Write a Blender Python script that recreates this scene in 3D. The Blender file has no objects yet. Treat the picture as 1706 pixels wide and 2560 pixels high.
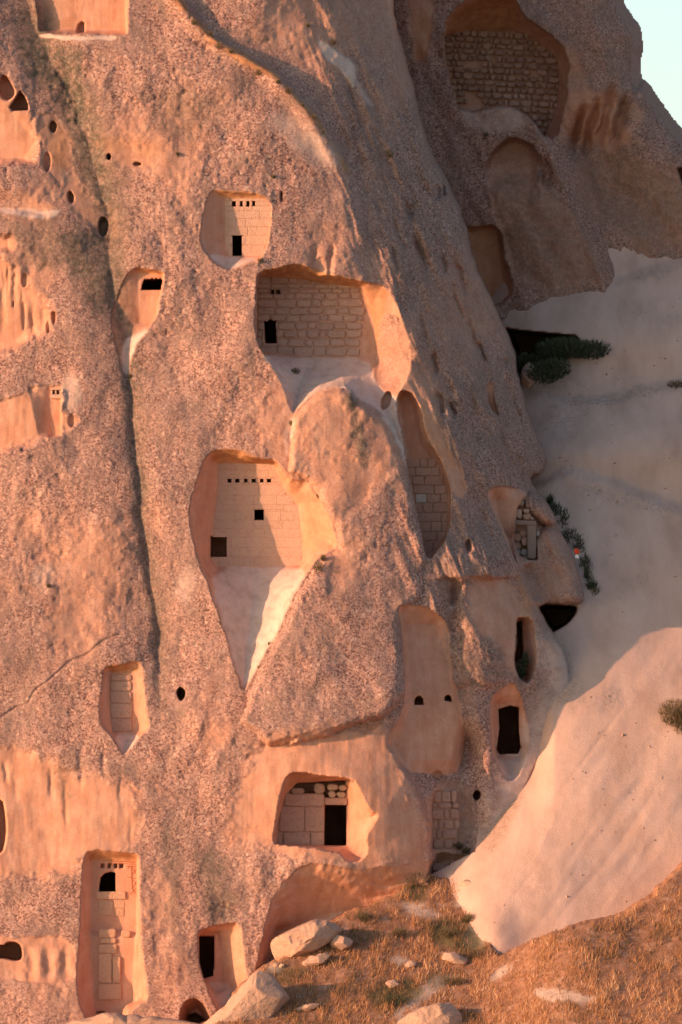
import bpy, bmesh, math, random
import numpy as np

# ------------------------------------------------------------------ camera, sky, sun, exposure
scene = bpy.context.scene
D_CAM = 300.0                 # metres from the lens to the middle of the cliff (a long telephoto)
M = 0.0138                    # metres on the cliff per planning unit
SUN_AZ, SUN_EL = math.radians(60.0), math.radians(11.0)   # left of the lens axis, above the horizon

cam_data = bpy.data.cameras.new('camera')
cam = bpy.data.objects.new('camera', cam_data)
scene.collection.objects.link(cam)
cam.location = (0, -D_CAM, 1280 * M)
cam.rotation_euler = (math.pi / 2, 0, 0)
cam_data.sensor_fit = 'VERTICAL'
cam_data.sensor_height = 36
cam_data.lens = 36 * D_CAM / (2560 * M)
cam_data.clip_start = 1
cam_data.clip_end = 4000
scene.camera = cam

to_sun = (-math.sin(SUN_AZ) * math.cos(SUN_EL), -math.cos(SUN_AZ) * math.cos(SUN_EL), math.sin(SUN_EL))
world = bpy.data.worlds.new('World')
scene.world = world
world.use_nodes = True
wn = world.node_tree
bg = wn.nodes['Background']
sky = wn.nodes.new('ShaderNodeTexSky')
sky.sky_type = 'NISHITA'
sky.sun_disc = False
sky.sun_elevation = SUN_EL
sky.sun_rotation = math.atan2(to_sun[0], to_sun[1])
sky.air_density = 0.62
sky.dust_density = 0.62
sky.ozone_density = 0.1
wn.links.new(sky.outputs[0], bg.inputs[0])
bg.inputs[1].default_value = 0.14

sun_data = bpy.data.lights.new('sun', 'SUN')
sun_data.energy = 4.0
sun_data.angle = math.radians(0.6)
sun_data.color = (1.0, 0.51, 0.29)
sun = bpy.data.objects.new('sun', sun_data)
scene.collection.objects.link(sun)
from mathutils import Vector
sun.rotation_euler = Vector(to_sun).to_track_quat('Z', 'Y').to_euler()

vs = scene.view_settings
vs.view_transform = 'Standard'
vs.look = 'None'
vs.gamma = 1.0
vs.exposure = 0.5
vs.use_curve_mapping = False
scene.cycles.max_bounces = 6
scene.cycles.diffuse_bounces = 4

# ------------------------------------------------------------------ helpers
rnd = random.Random(7)
COL = scene.collection


def P(sx, sy, Y):
    """planning coordinates (right, down) at depth Y metres -> world"""
    f = (D_CAM + Y) / D_CAM
    return ((sx - 853) * M * f, Y, 1280 * M + (1280 - sy) * M * f)


_tab = {}


def vnoise(x, y, seed):
    if seed not in _tab:
        _tab[seed] = np.random.RandomState(seed).rand(256, 256).astype(np.float32)
    t = _tab[seed]
    xi = np.floor(x).astype(np.int32)
    yi = np.floor(y).astype(np.int32)
    fx = (x - xi).astype(np.float32)
    fy = (y - yi).astype(np.float32)
    fx = fx * fx * (3 - 2 * fx)
    fy = fy * fy * (3 - 2 * fy)
    x0, y0 = xi & 255, yi & 255
    x1, y1 = (xi + 1) & 255, (yi + 1) & 255
    a = t[x0, y0] * (1 - fx) + t[x1, y0] * fx
    b = t[x0, y1] * (1 - fx) + t[x1, y1] * fx
    return (a * (1 - fy) + b * fy) * 2 - 1


def fbm(x, y, wl, octv, seed, gain=0.5):
    """zero-mean noise; wl = wavelength in the units of x, y"""
    s, a, tot = 0, 1.0, 0
    for k in range(octv):
        s = s + a * vnoise(x / wl * 2 ** k + 17.3 * k, y / wl * 2 ** k + 5.1 * k, seed + k)
        tot += a
        a *= gain
    return s / tot


def sstep(a, b, x):
    t = np.clip((x - a) / (b - a), 0, 1)
    return t * t * (3 - 2 * t)


def sdf(poly, X, Y):
    """signed distance to a polygon, negative inside"""
    p = np.asarray(poly, np.float32)
    d2 = np.full(X.shape, 1e12, np.float32)
    ins = np.zeros(X.shape, bool)
    n = len(p)
    for i in range(n):
        ax, ay = p[i]
        bx, by = p[(i + 1) % n]
        ex, ey = bx - ax, by - ay
        wx, wy = X - ax, Y - ay
        t = np.clip((wx * ex + wy * ey) / (ex * ex + ey * ey + 1e-9), 0, 1)
        d2 = np.minimum(d2, (wx - ex * t) ** 2 + (wy - ey * t) ** 2)
        if ey != 0:
            c = (ay > Y) != (by > Y)
            ins ^= c & (X < ex * (Y - ay) / ey + ax)
    d = np.sqrt(d2)
    return np.where(ins, -d, d)


def smooth_poly(p, it=1):
    for _ in range(it):
        q = []
        for i in range(len(p)):
            a, b = p[i], p[(i + 1) % len(p)]
            q.append((a[0] * .75 + b[0] * .25, a[1] * .75 + b[1] * .25))
            q.append((a[0] * .25 + b[0] * .75, a[1] * .25 + b[1] * .75))
        p = q
    return p


def polyline(y, pts):
    ys = [b for a, b in pts]
    xs = [a for a, b in pts]
    return np.interp(y, ys, xs)


class Field:
    """a rock surface: depth and material masks over a regular sheet"""

    def __init__(self, x0, x1, y0, y1, step, seed):
        self.xs = np.arange(x0, x1 + step, step, dtype=np.float32)
        self.ys = np.arange(y0, y1 + step, step, dtype=np.float32)
        self.X, self.Y = np.meshgrid(self.xs, self.ys)
        self.step, self.seed = step, seed
        self.D = np.zeros_like(self.X)
        self.m = {k: np.zeros_like(self.X) for k in ('carved', 'dust', 'lichen_shade', 'ochre_glow')}
        self.wob = fbm(self.X, self.Y, 34, 3, seed + 50)
        self.wob = self.wob + .38 * fbm(self.X, self.Y, 12, 2, seed + 60)
        self.flat = np.zeros_like(self.X)      # 1 where no roughness is wanted

    def at(self, sx, sy):
        i = int(np.clip((sy - self.ys[0]) / self.step, 0, len(self.ys) - 1))
        j = int(np.clip((sx - self.xs[0]) / self.step, 0, len(self.xs) - 1))
        return float(self.D[i, j])

    def box(self, poly, pad=30):
        a = np.asarray(poly)
        j0 = max(0, int((a[:, 0].min() - pad - self.xs[0]) / self.step))
        j1 = max(j0 + 1, int((a[:, 0].max() + pad - self.xs[0]) / self.step) + 1)
        i0 = max(0, int((a[:, 1].min() - pad - self.ys[0]) / self.step))
        i1 = max(i0 + 1, int((a[:, 1].max() + pad - self.ys[0]) / self.step) + 1)
        return slice(i0, i1), slice(j0, j1)

    def funnel(self, outer, inner, Yin, power=1.0, amp=4.0, carved=1.0, sm=1, soft=0.0, csoft=3.0, wall=False):
        """hollow with splayed sides: rim = outer outline, flat back = inner outline at depth Yin"""
        if sm:
            outer = smooth_poly(outer, sm)
        b = self.box(outer)
        X, Y = self.X[b], self.Y[b]
        do = -sdf(outer, X, Y) + amp * 1.5 * self.wob[b] - amp * .3
        di = np.maximum(sdf(inner, X, Y), 0)
        t = np.clip(do / (np.maximum(do, 0) + di + 0.01), 0, 1) ** power
        if soft:
            t = t * t * (3 - 2 * t) * soft + t * (1 - soft)
        Yv = Yin(X, Y) if callable(Yin) else Yin
        self.D[b] = np.where(do > 0, self.D[b] + (Yv - self.D[b]) * t, self.D[b])
        if wall:
            self.flat[b] = np.maximum(self.flat[b], sstep(6, 0, di) * (do > 0))
        if carved:
            self.m['carved'][b] = np.maximum(self.m['carved'][b], carved * sstep(-1, csoft, do))
        return b, do, di

    def pit(self, poly, Yin, edge=3.0, amp=0.0, sm=0):
        if sm:
            poly = smooth_poly(poly, sm)
        b = self.box(poly)
        do = -sdf(poly, self.X[b], self.Y[b]) + amp * self.wob[b]
        t = sstep(0, edge, do)
        self.D[b] = self.D[b] + (np.maximum(Yin, self.D[b]) - self.D[b]) * t
        self.m['carved'][b] = np.maximum(self.m['carved'][b], t)
        self.flat[b] = np.maximum(self.flat[b], t)

    def ell(self, cx, cy, rx, ry, depth, edge=3.0, tilt=0.0, amp=2.0):
        pts = []
        for k in range(16):
            a = k / 16 * 2 * math.pi
            u, v = math.cos(a) * rx, math.sin(a) * ry
            pts.append((cx + u * math.cos(tilt) - v * math.sin(tilt), cy + u * math.sin(tilt) + v * math.cos(tilt)))
        self.pit(pts, self.at(cx, cy) + depth, edge, amp)

    def groove(self, cx, cy, rx, ry, depth, tilt=0.0):
        b = self.box([(cx - rx - ry, cy - ry), (cx + rx + ry, cy + ry)], 30)
        u, v = self.X[b] - cx + 7 * self.wob[b], self.Y[b] - cy
        a = u * math.cos(tilt) + v * math.sin(tilt)
        c = -u * math.sin(tilt) + v * math.cos(tilt)
        self.D[b] += (depth * np.exp(-(a / rx) ** 2 - (c / ry) ** 4)).astype(np.float32)

    def bulge(self, poly, Yc, amp=3.0, power=0.5, width=60, sm=1):
        if sm:
            poly = smooth_poly(poly, sm)
        b = self.box(poly)
        X, Y = self.X[b], self.Y[b]
        do = -sdf(poly, X, Y) + amp * self.wob[b]
        t = np.clip(do / width, 0, 1)
        t = np.sqrt(np.clip(1 - (1 - t) ** 2, 0, 1)) ** (power * 2)
        Yv = Yc(X, Y) if callable(Yc) else Yc
        self.D[b] = np.where(do > 0, self.D[b] + (Yv - self.D[b]) * t, self.D[b])

    def mask(self, name, poly, val=1.0, soft=10.0, amp=10.0, sm=1, replace=False):
        if sm:
            poly = smooth_poly(poly, sm)
        b = self.box(poly, 30 + soft + amp)
        do = -sdf(poly, self.X[b], self.Y[b]) + amp * self.wob[b]
        t = sstep(-soft / 2, soft / 2, do)
        m = self.m[name]
        m[b] = m[b] * (1 - t) + val * t if replace else np.maximum(m[b], val * t)

    def rough(self, k_rough=1.0):
        X, Y = self.X * M, self.Y * M
        r = (1 - np.maximum(self.m['carved'], self.m['dust'])) * (1 - self.flat)
        n = fbm(X, Y, .42, 3, self.seed + 1, .55) * .034 + fbm(X, Y, .11, 2, self.seed + 5, .7) * .016
        pits = np.clip(fbm(X, Y, .20, 2, self.seed + 9, .6) - .22, 0, 1) * .07
        s = fbm(X, Y, .55, 3, self.seed + 13) * .030 + fbm(X * 3.2, Y * .45, .5, 3, self.seed + 17) * .014
        s = s * (1 - self.m['dust'] * .55) * (1 - self.flat)
        vary = .45 + .9 * sstep(-.45, .5, fbm(X, Y, 3.2, 3, self.seed + 23))
        n = n + fbm(X * 1.6, Y * .8, 1.1, 3, self.seed + 27) * .09
        crust = sstep(.2, .75, self.m['carved'] + .5 * fbm(X, Y, .3, 3, self.seed + 31) * (self.m['carved'] > .02) * (self.m['carved'] < .98))
        self.D += .055 * crust * (1 - self.flat)
        self.D += (n + pits) * r * k_rough * vary + s * (1 - r)

    def build(self, name, mat, keep=None):
        ny, nx = self.X.shape
        f = (D_CAM + self.D) / D_CAM
        co = np.empty((ny, nx, 3), np.float32)
        co[..., 0] = (self.X - 853) * M * f
        co[..., 1] = self.D
        co[..., 2] = 1280 * M + (1280 - self.Y) * M * f
        idx = np.arange(ny * nx, dtype=np.int32).reshape(ny, nx)
        q = np.stack([idx[1:, :-1], idx[1:, 1:], idx[:-1, 1:], idx[:-1, :-1]], -1)
        if keep is not None:
            k = keep[1:, :-1] | keep[1:, 1:] | keep[:-1, 1:] | keep[:-1, :-1]
            q = q[k]
        q = q.reshape(-1, 4)
        used = np.zeros(ny * nx, bool)
        used[q.ravel()] = True
        remap = np.cumsum(used).astype(np.int32) - 1
        q = remap[q]
        co = co.reshape(-1, 3)[used]
        me = bpy.data.meshes.new(name)
        me.vertices.add(len(co))
        me.vertices.foreach_set('co', co.ravel())
        me.loops.add(len(q) * 4)
        me.loops.foreach_set('vertex_index', q.ravel())
        me.polygons.add(len(q))
        me.polygons.foreach_set('loop_start', np.arange(0, len(q) * 4, 4, dtype=np.int32))
        me.polygons.foreach_set('use_smooth', np.ones(len(q), bool))
        for k, v in self.m.items():
            at = me.attributes.new(k, 'FLOAT', 'POINT')
            at.data.foreach_set('value', np.clip(v, 0, 1).ravel()[used].astype(np.float32))
        me.update()
        me.validate()
        me.materials.append(mat)
        o = bpy.data.objects.new(name, me)
        COL.objects.link(o)
        return o


def tag(o, label=None, cat=None, group=None, kind=None):
    if label:
        o['label'] = label
    if cat:
        o['category'] = cat
    if group:
        o['group'] = group
    if kind or cat:
        o['kind'] = kind or 'thing'
    return o


def empty(name, loc):
    o = bpy.data.objects.new(name, None)
    COL.objects.link(o)
    o.location = loc
    return o


def mesh_obj(name, verts, faces, mat, parent=None, smooth=False, origin=None):
    """verts in world coordinates; the object's origin is put at `origin` (default: centroid)"""
    v = np.asarray(verts, np.float64)
    c = v.mean(0) if origin is None else np.asarray(origin, float)
    me = bpy.data.meshes.new(name)
    me.from_pydata((v - c).tolist(), [], faces)
    me.materials.append(mat)
    if smooth:
        me.polygons.foreach_set('use_smooth', np.ones(len(me.polygons), bool))
    me.update()
    o = bpy.data.objects.new(name, me)
    COL.objects.link(o)
    if parent is not None:
        o.parent = parent
        o.location = tuple(c - np.asarray(parent.location))
    else:
        o.location = tuple(c)
    return o


# ------------------------------------------------------------------ materials
class NT:
    def __init__(self, name):
        self.mat = bpy.data.materials.new(name)
        self.mat.use_nodes = True
        self.t = self.mat.node_tree
        self.b = self.t.nodes['Principled BSDF']
        self.b.inputs['Roughness'].default_value = 0.95
        self.b.inputs['Specular IOR Level'].default_value = 0.12
        g = self.t.nodes.new('ShaderNodeNewGeometry')
        self.pos = g.outputs['Position']

    def n(self, kind, **kw):
        nd = self.t.nodes.new(kind)
        for k, v in kw.items():
            setattr(nd, k, v)
        return nd

    def link(self, a, b):
        self.t.links.new(a, b)

    def scaled(self, sx, sy, sz, off=(0, 0, 0)):
        m = self.n('ShaderNodeMapping')
        m.inputs['Scale'].default_value = (sx, sy, sz)
        m.inputs['Location'].default_value = off
        self.link(self.pos, m.inputs['Vector'])
        return m.outputs[0]

    def noise(self, scale, detail=4, rough=.55, vec=None):
        nd = self.n('ShaderNodeTexNoise')
        nd.inputs['Scale'].default_value = scale
        nd.inputs['Detail'].default_value = detail
        nd.inputs['Roughness'].default_value = rough
        self.link(vec if vec is not None else self.pos, nd.inputs['Vector'])
        return nd.outputs['Fac']

    def voronoi(self, scale, feature='F1', out='Distance', vec=None):
        nd = self.n('ShaderNodeTexVoronoi', feature=feature)
        nd.inputs['Scale'].default_value = scale
        self.link(vec if vec is not None else self.pos, nd.inputs['Vector'])
        return nd.outputs[out]

    def ramp(self, fac, stops):
        nd = self.n('ShaderNodeValToRGB')
        cr = nd.color_ramp
        while len(cr.elements) < len(stops):
            cr.elements.new(0.5)
        for e, (p, c) in zip(cr.elements, stops):
            e.position = p
            e.color = (c[0], c[1], c[2], 1) if isinstance(c, (tuple, list)) else (c, c, c, 1)
        self.link(fac, nd.inputs[0])
        return nd.outputs[0]

    def mix(self, fac, a, b, blend='MIX'):
        nd = self.n('ShaderNodeMix', data_type='RGBA', blend_type=blend)
        for k, v in ((0, fac), (6, a), (7, b)):
            if isinstance(v, (int, float)):
                nd.inputs[k].default_value = v
            elif isinstance(v, (tuple, list)):
                nd.inputs[k].default_value = (v[0], v[1], v[2], 1)
            else:
                self.link(v, nd.inputs[k])
        return nd.outputs[2]

    def math(self, op, a, b=0.0, clamp=False):
        nd = self.n('ShaderNodeMath', operation=op, use_clamp=clamp)
        for k, v in ((0, a), (1, b)):
            if isinstance(v, (int, float)):
                nd.inputs[k].default_value = v
            else:
                self.link(v, nd.inputs[k])
        return nd.outputs[0]

    def attr(self, name):
        nd = self.n('ShaderNodeAttribute', attribute_name=name)
        return nd.outputs['Fac']

    def bump(self, h, strength=.5, dist=.05):
        nd = self.n('ShaderNodeBump')
        nd.inputs['Strength'].default_value = strength
        nd.inputs['Distance'].default_value = dist
        self.link(h, nd.inputs['Height'])
        self.link(nd.outputs[0], self.b.inputs['Normal'])

    def color(self, c):
        self.link(c, self.b.inputs['Base Color'])


def rock_material(name, tint=(1, 1, 1), dark=1.0):
    t = NT(name)
    fine = t.noise(15, 4, .74)
    big = t.noise(.55, 4, .6)
    med = t.noise(2.3, 3, .6)
    cells = t.voronoi(17, out='Color')
    sep = t.n('ShaderNodeSeparateColor')
    t.link(cells, sep.inputs[0])
    grit = t.math('ADD', t.math('MULTIPLY', fine, .74), t.math('MULTIPLY', sep.outputs[0], .22))
    grit = t.math('ADD', grit, t.math('MULTIPLY', t.math('SUBTRACT', med, .5), .22))
    roughc = t.ramp(grit, [(.33, (.16, .082, .067)), (.42, (.34, .192, .152)), (.50, (.50, .292, .228)),
                           (.60, (.61, .385, .305)), (.70, (.78, .57, .468))])
    roughc = t.mix(t.math('MULTIPLY', t.ramp(big, [(.40, 0.0), (.62, 1.0)]), .42), roughc,
                   t.mix(fine, (.30, .188, .158), (.50, .345, .292)))
    st = t.n('ShaderNodeTexVoronoi', feature='F1')
    st.inputs['Scale'].default_value = 5.2
    t.link(t.pos, st.inputs['Vector'])
    ssep = t.n('ShaderNodeSeparateColor')
    t.link(st.outputs['Color'], ssep.inputs[0])
    inside = t.ramp(st.outputs['Distance'], [(.22, 1.0), (.34, 0.0)])
    pale = t.math('MULTIPLY', inside, t.ramp(ssep.outputs[0], [(.70, 0.0), (.78, .75)]))
    darkst = t.math('MULTIPLY', inside, t.ramp(ssep.outputs[1], [(.74, 0.0), (.82, .7)]))
    roughc = t.mix(pale, roughc, (.66, .48, .38))
    roughc = t.mix(darkst, roughc, (.20, .125, .105))
    blot = t.ramp(t.noise(1.15, 5, .68), [(.50, 0.0), (.64, 1.0)])
    roughc = t.mix(t.math('MULTIPLY', blot, .55), roughc, t.mix(fine, (.13, .085, .07), (.40, .27, .215)))
    runoff = t.ramp(t.noise(1.0, 4, .6, t.scaled(2.2, 2.2, .16, (9, 3, 1))), [(.55, 0.0), (.68, 1.0)])
    roughc = t.mix(t.math('MULTIPLY', runoff, .35), roughc, (.24, .185, .155))
    streak = t.math('ADD', t.math('MULTIPLY', t.noise(1.0, 4, .6, t.scaled(2.6, 2.6, .5)), .45), t.math('MULTIPLY', t.noise(1.7, 5, .6), .55))
    carved = t.ramp(streak, [(.32, (.50, .24, .15)), (.48, (.60, .315, .21)), (.64, (.66, .39, .28))])
    carved = t.mix(t.math('MULTIPLY', t.ramp(t.noise(14, 3, .6), [(.35, 1.0), (.5, 0.0)]), .22), carved, (.34, .20, .13))
    dustn = t.noise(2.6, 5, .6)
    dust = t.ramp(dustn, [(.32, (.56, .40, .325)), (.5, (.68, .51, .425)), (.7, (.73, .57, .49))])
    ochre_glow = t.ramp(t.noise(3.5, 4), [(.35, (.42, .18, .075)), (.65, (.62, .33, .16))])
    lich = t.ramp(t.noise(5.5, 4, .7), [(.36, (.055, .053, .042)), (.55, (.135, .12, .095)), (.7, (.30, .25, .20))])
    c = t.mix(t.attr('carved'), roughc, carved)
    c = t.mix(t.attr('ochre_glow'), c, ochre_glow)
    c = t.mix(t.attr('dust'), c, dust)
    lf = t.math('MULTIPLY', t.math('MULTIPLY', t.attr('lichen_shade'), 1.3, True), t.ramp(t.noise(4.0, 4, .7), [(.42, 1.0), (.70, .4)]))
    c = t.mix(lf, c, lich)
    c = t.mix(1.0, c, tint, 'MULTIPLY')
    t.color(c)
    smoothness = t.math('MAXIMUM', t.attr('carved'), t.attr('dust'))
    gain = t.math('SUBTRACT', 1.0, t.math('MULTIPLY', smoothness, .72))
    h = t.math('MULTIPLY', t.math('ADD', grit, t.math('MULTIPLY', t.noise(30, 3, .6), .4)), gain)
    t.bump(h, .7, .05)
    return t.mat


def sand_material():
    t = NT('pale_sand_slope')
    flow = t.noise(1.0, 5, .6, t.scaled(1.1, .5, .5))
    c = t.ramp(flow, [(.3, (.54, .36, .282)), (.5, (.64, .44, .352)), (.7, (.70, .50, .41))])
    g = t.ramp(t.noise(9, 4, .75), [(.40, (.22, .17, .14)), (.6, (.44, .35, .30))])
    c = t.mix(t.math('MULTIPLY', t.attr('lichen_shade'), t.ramp(t.noise(4, 5, .75), [(.40, 1.0), (.58, .15)])), c, g)
    sp = t.ramp(t.noise(16, 3, .7), [(.24, 1.0), (.33, 0.0)])
    c = t.mix(t.math('MULTIPLY', sp, .35), c, (.30, .22, .17))
    c = t.mix(t.attr('ochre_glow'), c, t.ramp(t.noise(8, 5, .7), [(.35, (.26, .15, .10)), (.5, (.48, .32, .23)), (.68, (.62, .46, .36))]))
    t.color(c)
    t.bump(t.math('ADD', t.math('MULTIPLY', flow, .6), t.math('MULTIPLY', t.noise(22, 5, .8), .6)), .65, .07)
    return t.mat


def soil_material():
    t = NT('dry_hillside_soil')
    a = t.noise(3, 5, .65)
    c = t.ramp(a, [(.3, (.26, .13, .075)), (.5, (.39, .20, .118)), (.7, (.50, .31, .215))])
    c = t.mix(t.attr('dust'), c, t.ramp(t.noise(5, 4), [(.3, (.48, .35, .27)), (.65, (.64, .50, .41))]))
    c = t.mix(t.attr('lichen_shade'), c, (.13, .115, .05))
    t.color(c)
    t.bump(t.noise(16, 4, .7), .7, .06)
    return t.mat


def block_material(name, lo, hi, dirt=(.24, .15, .10), var=.5):
    t = NT(name)
    oi = t.n('ShaderNodeObjectInfo')
    r = oi.outputs['Random']
    c = t.mix(t.math('ADD', t.math('MULTIPLY', r, var), t.math('MULTIPLY', t.noise(3.2, 4, .6), 1 - var)), lo, hi)
    c = t.mix(t.math('MULTIPLY', t.ramp(t.noise(11, 4, .7), [(.30, 1.0), (.50, 0.0)]), .5), c, dirt)
    t.color(c)
    t.bump(t.math('ADD', t.noise(18, 4, .65), t.math('MULTIPLY', t.noise(4, 2), .8)), .6, .05)
    return t.mat


def plain_material(name, lo, hi, scale=8, bump=.4):
    t = NT(name)
    t.color(t.mix(t.noise(scale, 4, .65), lo, hi))
    t.bump(t.noise(scale * 2.5, 4, .65), bump, .03)
    return t.mat


def leaf_material(name, stops):
    t = NT(name)
    a = t.n('ShaderNodeAttribute', attribute_name='tint')
    t.color(t.ramp(a.outputs['Fac'], stops))
    t.b.inputs['Roughness'].default_value = .8
    return t.mat


MAT = {
    'cliff': rock_material('tuff_rock'),
    'ridge': rock_material('ridge_tuff_rock', (.98, .91, .86)),
    'sand': sand_material(),
    'soil': soil_material(),
    'ashlar': block_material('pale_ashlar', (.58, .36, .262), (.66, .435, .322), (.44, .25, .17), .45),
    'tan': block_material('tan_masonry', (.46, .275, .205), (.58, .365, .275), (.26, .145, .105)),
    'brown': block_material('brown_masonry', (.27, .148, .108), (.54, .33, .225), (.17, .095, .068), .6),
    'rubble': block_material('rubble_stone', (.34, .22, .16), (.60, .44, .33)),
    'dim': block_material('reddish_masonry', (.42, .245, .185), (.55, .345, .262), (.24, .135, .10)),
    'plaster': block_material('carved_block', (.52, .305, .20), (.62, .385, .265), (.42, .24, .15), .4),
    'white': block_material('bleached_stone', (.50, .44, .39), (.60, .54, .48), (.36, .28, .23)),
    'boulder': block_material('pale_boulder', (.46, .285, .20), (.62, .42, .315), (.27, .15, .10), .2),
    'wood': plain_material('weathered_beam', (.20, .14, .11), (.36, .27, .22), 9),
    'paint': plain_material('red_ochre_paint', (.40, .11, .045), (.50, .17, .07), 10, .1),
    'red': plain_material('red_cloth', (.55, .06, .03), (.65, .10, .05), 6, .2),
    'cloth': plain_material('white_cloth', (.70, .66, .66), (.78, .75, .75), 6, .2),
    'grass': leaf_material('grass_blades', [(0, (.10, .09, .05)), (.25, (.19, .13, .07)), (.5, (.38, .18, .085)),
                                            (.8, (.52, .27, .13)), (1, (.68, .46, .29))]),
    'green': leaf_material('shrub_leaves', [(0, (.022, .032, .020)), (.5, (.05, .065, .036)), (1, (.10, .10, .055))]),
    'olive': leaf_material('dry_shrub_leaves', [(0, (.045, .036, .02)), (.5, (.12, .095, .05)), (1, (.25, .18, .10))]),
}

# ------------------------------------------------------------------ the main cliff
A = Field(-220, 1500, -330, 2680, 2.6, 11)
X, Y = A.X, A.Y
Hm = (2560 - Y) * M
lean = 0.22 * Hm - 3.0
xT = polyline(Y, [(720, -330), (770, 0), (860, 300), (930, 600), (1000, 850), (1050, 1100), (1075, 1400), (1085, 1700), (1070, 2200), (1070, 2700)])
t = (X - xT) * M
right = np.where(t < 0, 1.74 * np.exp(np.minimum(t, 0) / 3.0), 1.74 + .60 * t + np.interp(Y, [1250, 1600], [.175, .0]) * t * t)
A.D = (lean + right).astype(np.float32)
# the gully that runs down between the left bulge and the middle
xg = polyline(Y, [(-40, -330), (76, 60), (150, 190), (214, 340), (262, 520), (285, 680), (318, 860), (345, 1100), (368, 1350), (388, 1600), (396, 1850), (400, 2700)])
gs = np.interp(Y, [-330, 60, 500, 900, 1300, 1700, 1950], [.35, .5, .38, .15, .08, .05, 0])
dg = X - xg
A.D += (gs * np.where(dg < 0, np.exp(-(dg / np.interp(Y, [0, 700, 1300], [95, 95, 45])) ** 2), np.exp(-(dg / 38) ** 2) * .85 + .15 * np.exp(-(dg / 130) ** 2))).astype(np.float32)
crease = np.interp(Y, [60, 500, 800, 1100, 1600, 1850], [.08, .12, .16, .20, .18, 0])
wv = fbm(Y * M, Y * 0 + 3.0, 2.6, 4, 733) * 24
A.D += (crease * np.exp(-(np.abs(dg + wv) / 13) ** 1.3)).astype(np.float32)
A.D -= (np.interp(Y, [500, 900, 1500, 1800], [0, .18, .15, 0]) * np.exp(-((dg + 90) / 70) ** 2)).astype(np.float32)
A.D -= (.55 * sstep(0, 260, -dg) * np.interp(Y, [-330, 1500, 2000], [1, .8, .2])).astype(np.float32)
# broad undulation
A.D += fbm(X * M, Y * M, 4.2, 3, 201) * .42 + fbm(X * M, Y * M, 1.5, 3, 207) * .13
# the long crease at the top: the plate above stands back
cr = [(330, -330), (400, -60), (520, 88), (690, 185), (790, 300), (870, 430), (900, 520)]
cx = polyline(Y, [(a, b) for a, b in cr])
dc = (X - cx) * M
cs = np.interp(Y, [-330, 400, 540], [1, 1, 0])
A.D += (cs * (.42 * sstep(-.05, .30, dc) - .30 * sstep(.5, 3.5, dc) - .25 * np.exp(-((dc + .15) / .35) ** 2))).astype(np.float32)
cyl = -sdf([(400, -60), (520, 84), (690, 181), (790, 296), (870, 426), (874, 432), (796, 312), (696, 200), (526, 104), (395, -60)], X, Y)
A.m['ochre_glow'] = np.maximum(A.m['ochre_glow'], sstep(-9, 3, cyl + 9 * A.wob) * .75).astype(np.float32)

OUT_A = [(-900, -900), (950, -900), (962, -330), (975, 0), (994, 110), (1030, 230), (1056, 350), (1090, 412), (1120, 470), (1153, 548),
         (1178, 658), (1212, 730), (1240, 785), (1279, 860), (1293, 947), (1312, 1013), (1334, 1079), (1370, 1152), (1354, 1180),
         (1322, 1190), (1332, 1215), (1362, 1250), (1388, 1292), (1389, 1313), (1428, 1368), (1444, 1420), (1460, 1475), (1462, 1502), (1442, 1514),
         (1342, 1507), (1355, 1545), (1383, 1582), (1412, 1640), (1428, 1720), (1395, 1800), (1345, 1900), (1310, 1970), (1262, 2080), (1212, 2150),
         (1200, 2260), (1160, 2400), (1100, 3000), (-900, 3000)]
# block with a rubble-filled doorway standing off the right flank
A.bulge([(1300, 1420), (1335, 1400), (1350, 1318), (1392, 1316), (1430, 1368), (1446, 1420), (1464, 1475), (1466, 1515), (1340, 1515), (1312, 1460)],
        lambda x, y: 5.6 + (1500 - y) * M * .28, width=34, amp=2)
A.bulge([(1304, 1272), (1318, 1232), (1332, 1226), (1368, 1254), (1394, 1294), (1390, 1316), (1356, 1316), (1336, 1290)],
        lambda x, y: 6.0 + (1400 - y) * M * .2, width=22, amp=1)

xb_ = polyline(Y, [(960, 1780), (968, 1862), (1010, 1932), (1045, 2000), (1062, 2060), (1072, 2150), (1080, 2230), (1085, 2300)])
A.D += (.95 * sstep(0, 22, X - xb_ + 6 * A.wob) * sstep(1790, 1880, Y) * sstep(1230, 1150, X)).astype(np.float32)
xv_ = polyline(Y, [(1100, 1380), (1128, 1450), (1130, 1640), (1146, 1740), (1170, 1880), (1176, 1960)])
A.D += (.40 * np.exp(-((X - xv_) / 26) ** 2) * sstep(1400, 1470, Y) * sstep(1960, 1880, Y)).astype(np.float32)
A.D -= (.30 * np.exp(-((X - 1225) / 75) ** 2) * sstep(1430, 1600, Y) * sstep(1960, 1850, Y)).astype(np.float32)
ov = np.exp(-((X - 1190) / 95) ** 4)
A.D -= (.45 * ov * sstep(1290, 1400, Y) * sstep(1452, 1438, Y + 10 * A.wob)).astype(np.float32)
A.D -= (.22 * np.exp(-((X - 1190) / 75) ** 4) * sstep(1580, 1660, Y) * sstep(1730, 1700, Y + 12 * A.wob)).astype(np.float32)
# --- large hollows -------------------------------------------------------------
WALLS = {}


def back(sx, sy, d):
    return A.at(sx, sy) + d


# chamber at the top left edge of the picture
y_tl = back(200, 40, .75)
A.funnel([(60, -120), (92, 20), (98, 78), (150, 86), (322, 88), (322, -120)], [(108, -140), (110, 74), (316, 76), (312, -140)], y_tl, .6, 2, sm=0)
A.pit([(190, 84), (194, 62), (204, 52), (213, 56), (214, 84)], y_tl + .45, 4)
A.mask('dust', [(95, 84), (150, 88), (290, 90), (288, 98), (180, 104), (100, 96)], .9, 6, 5)

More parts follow.
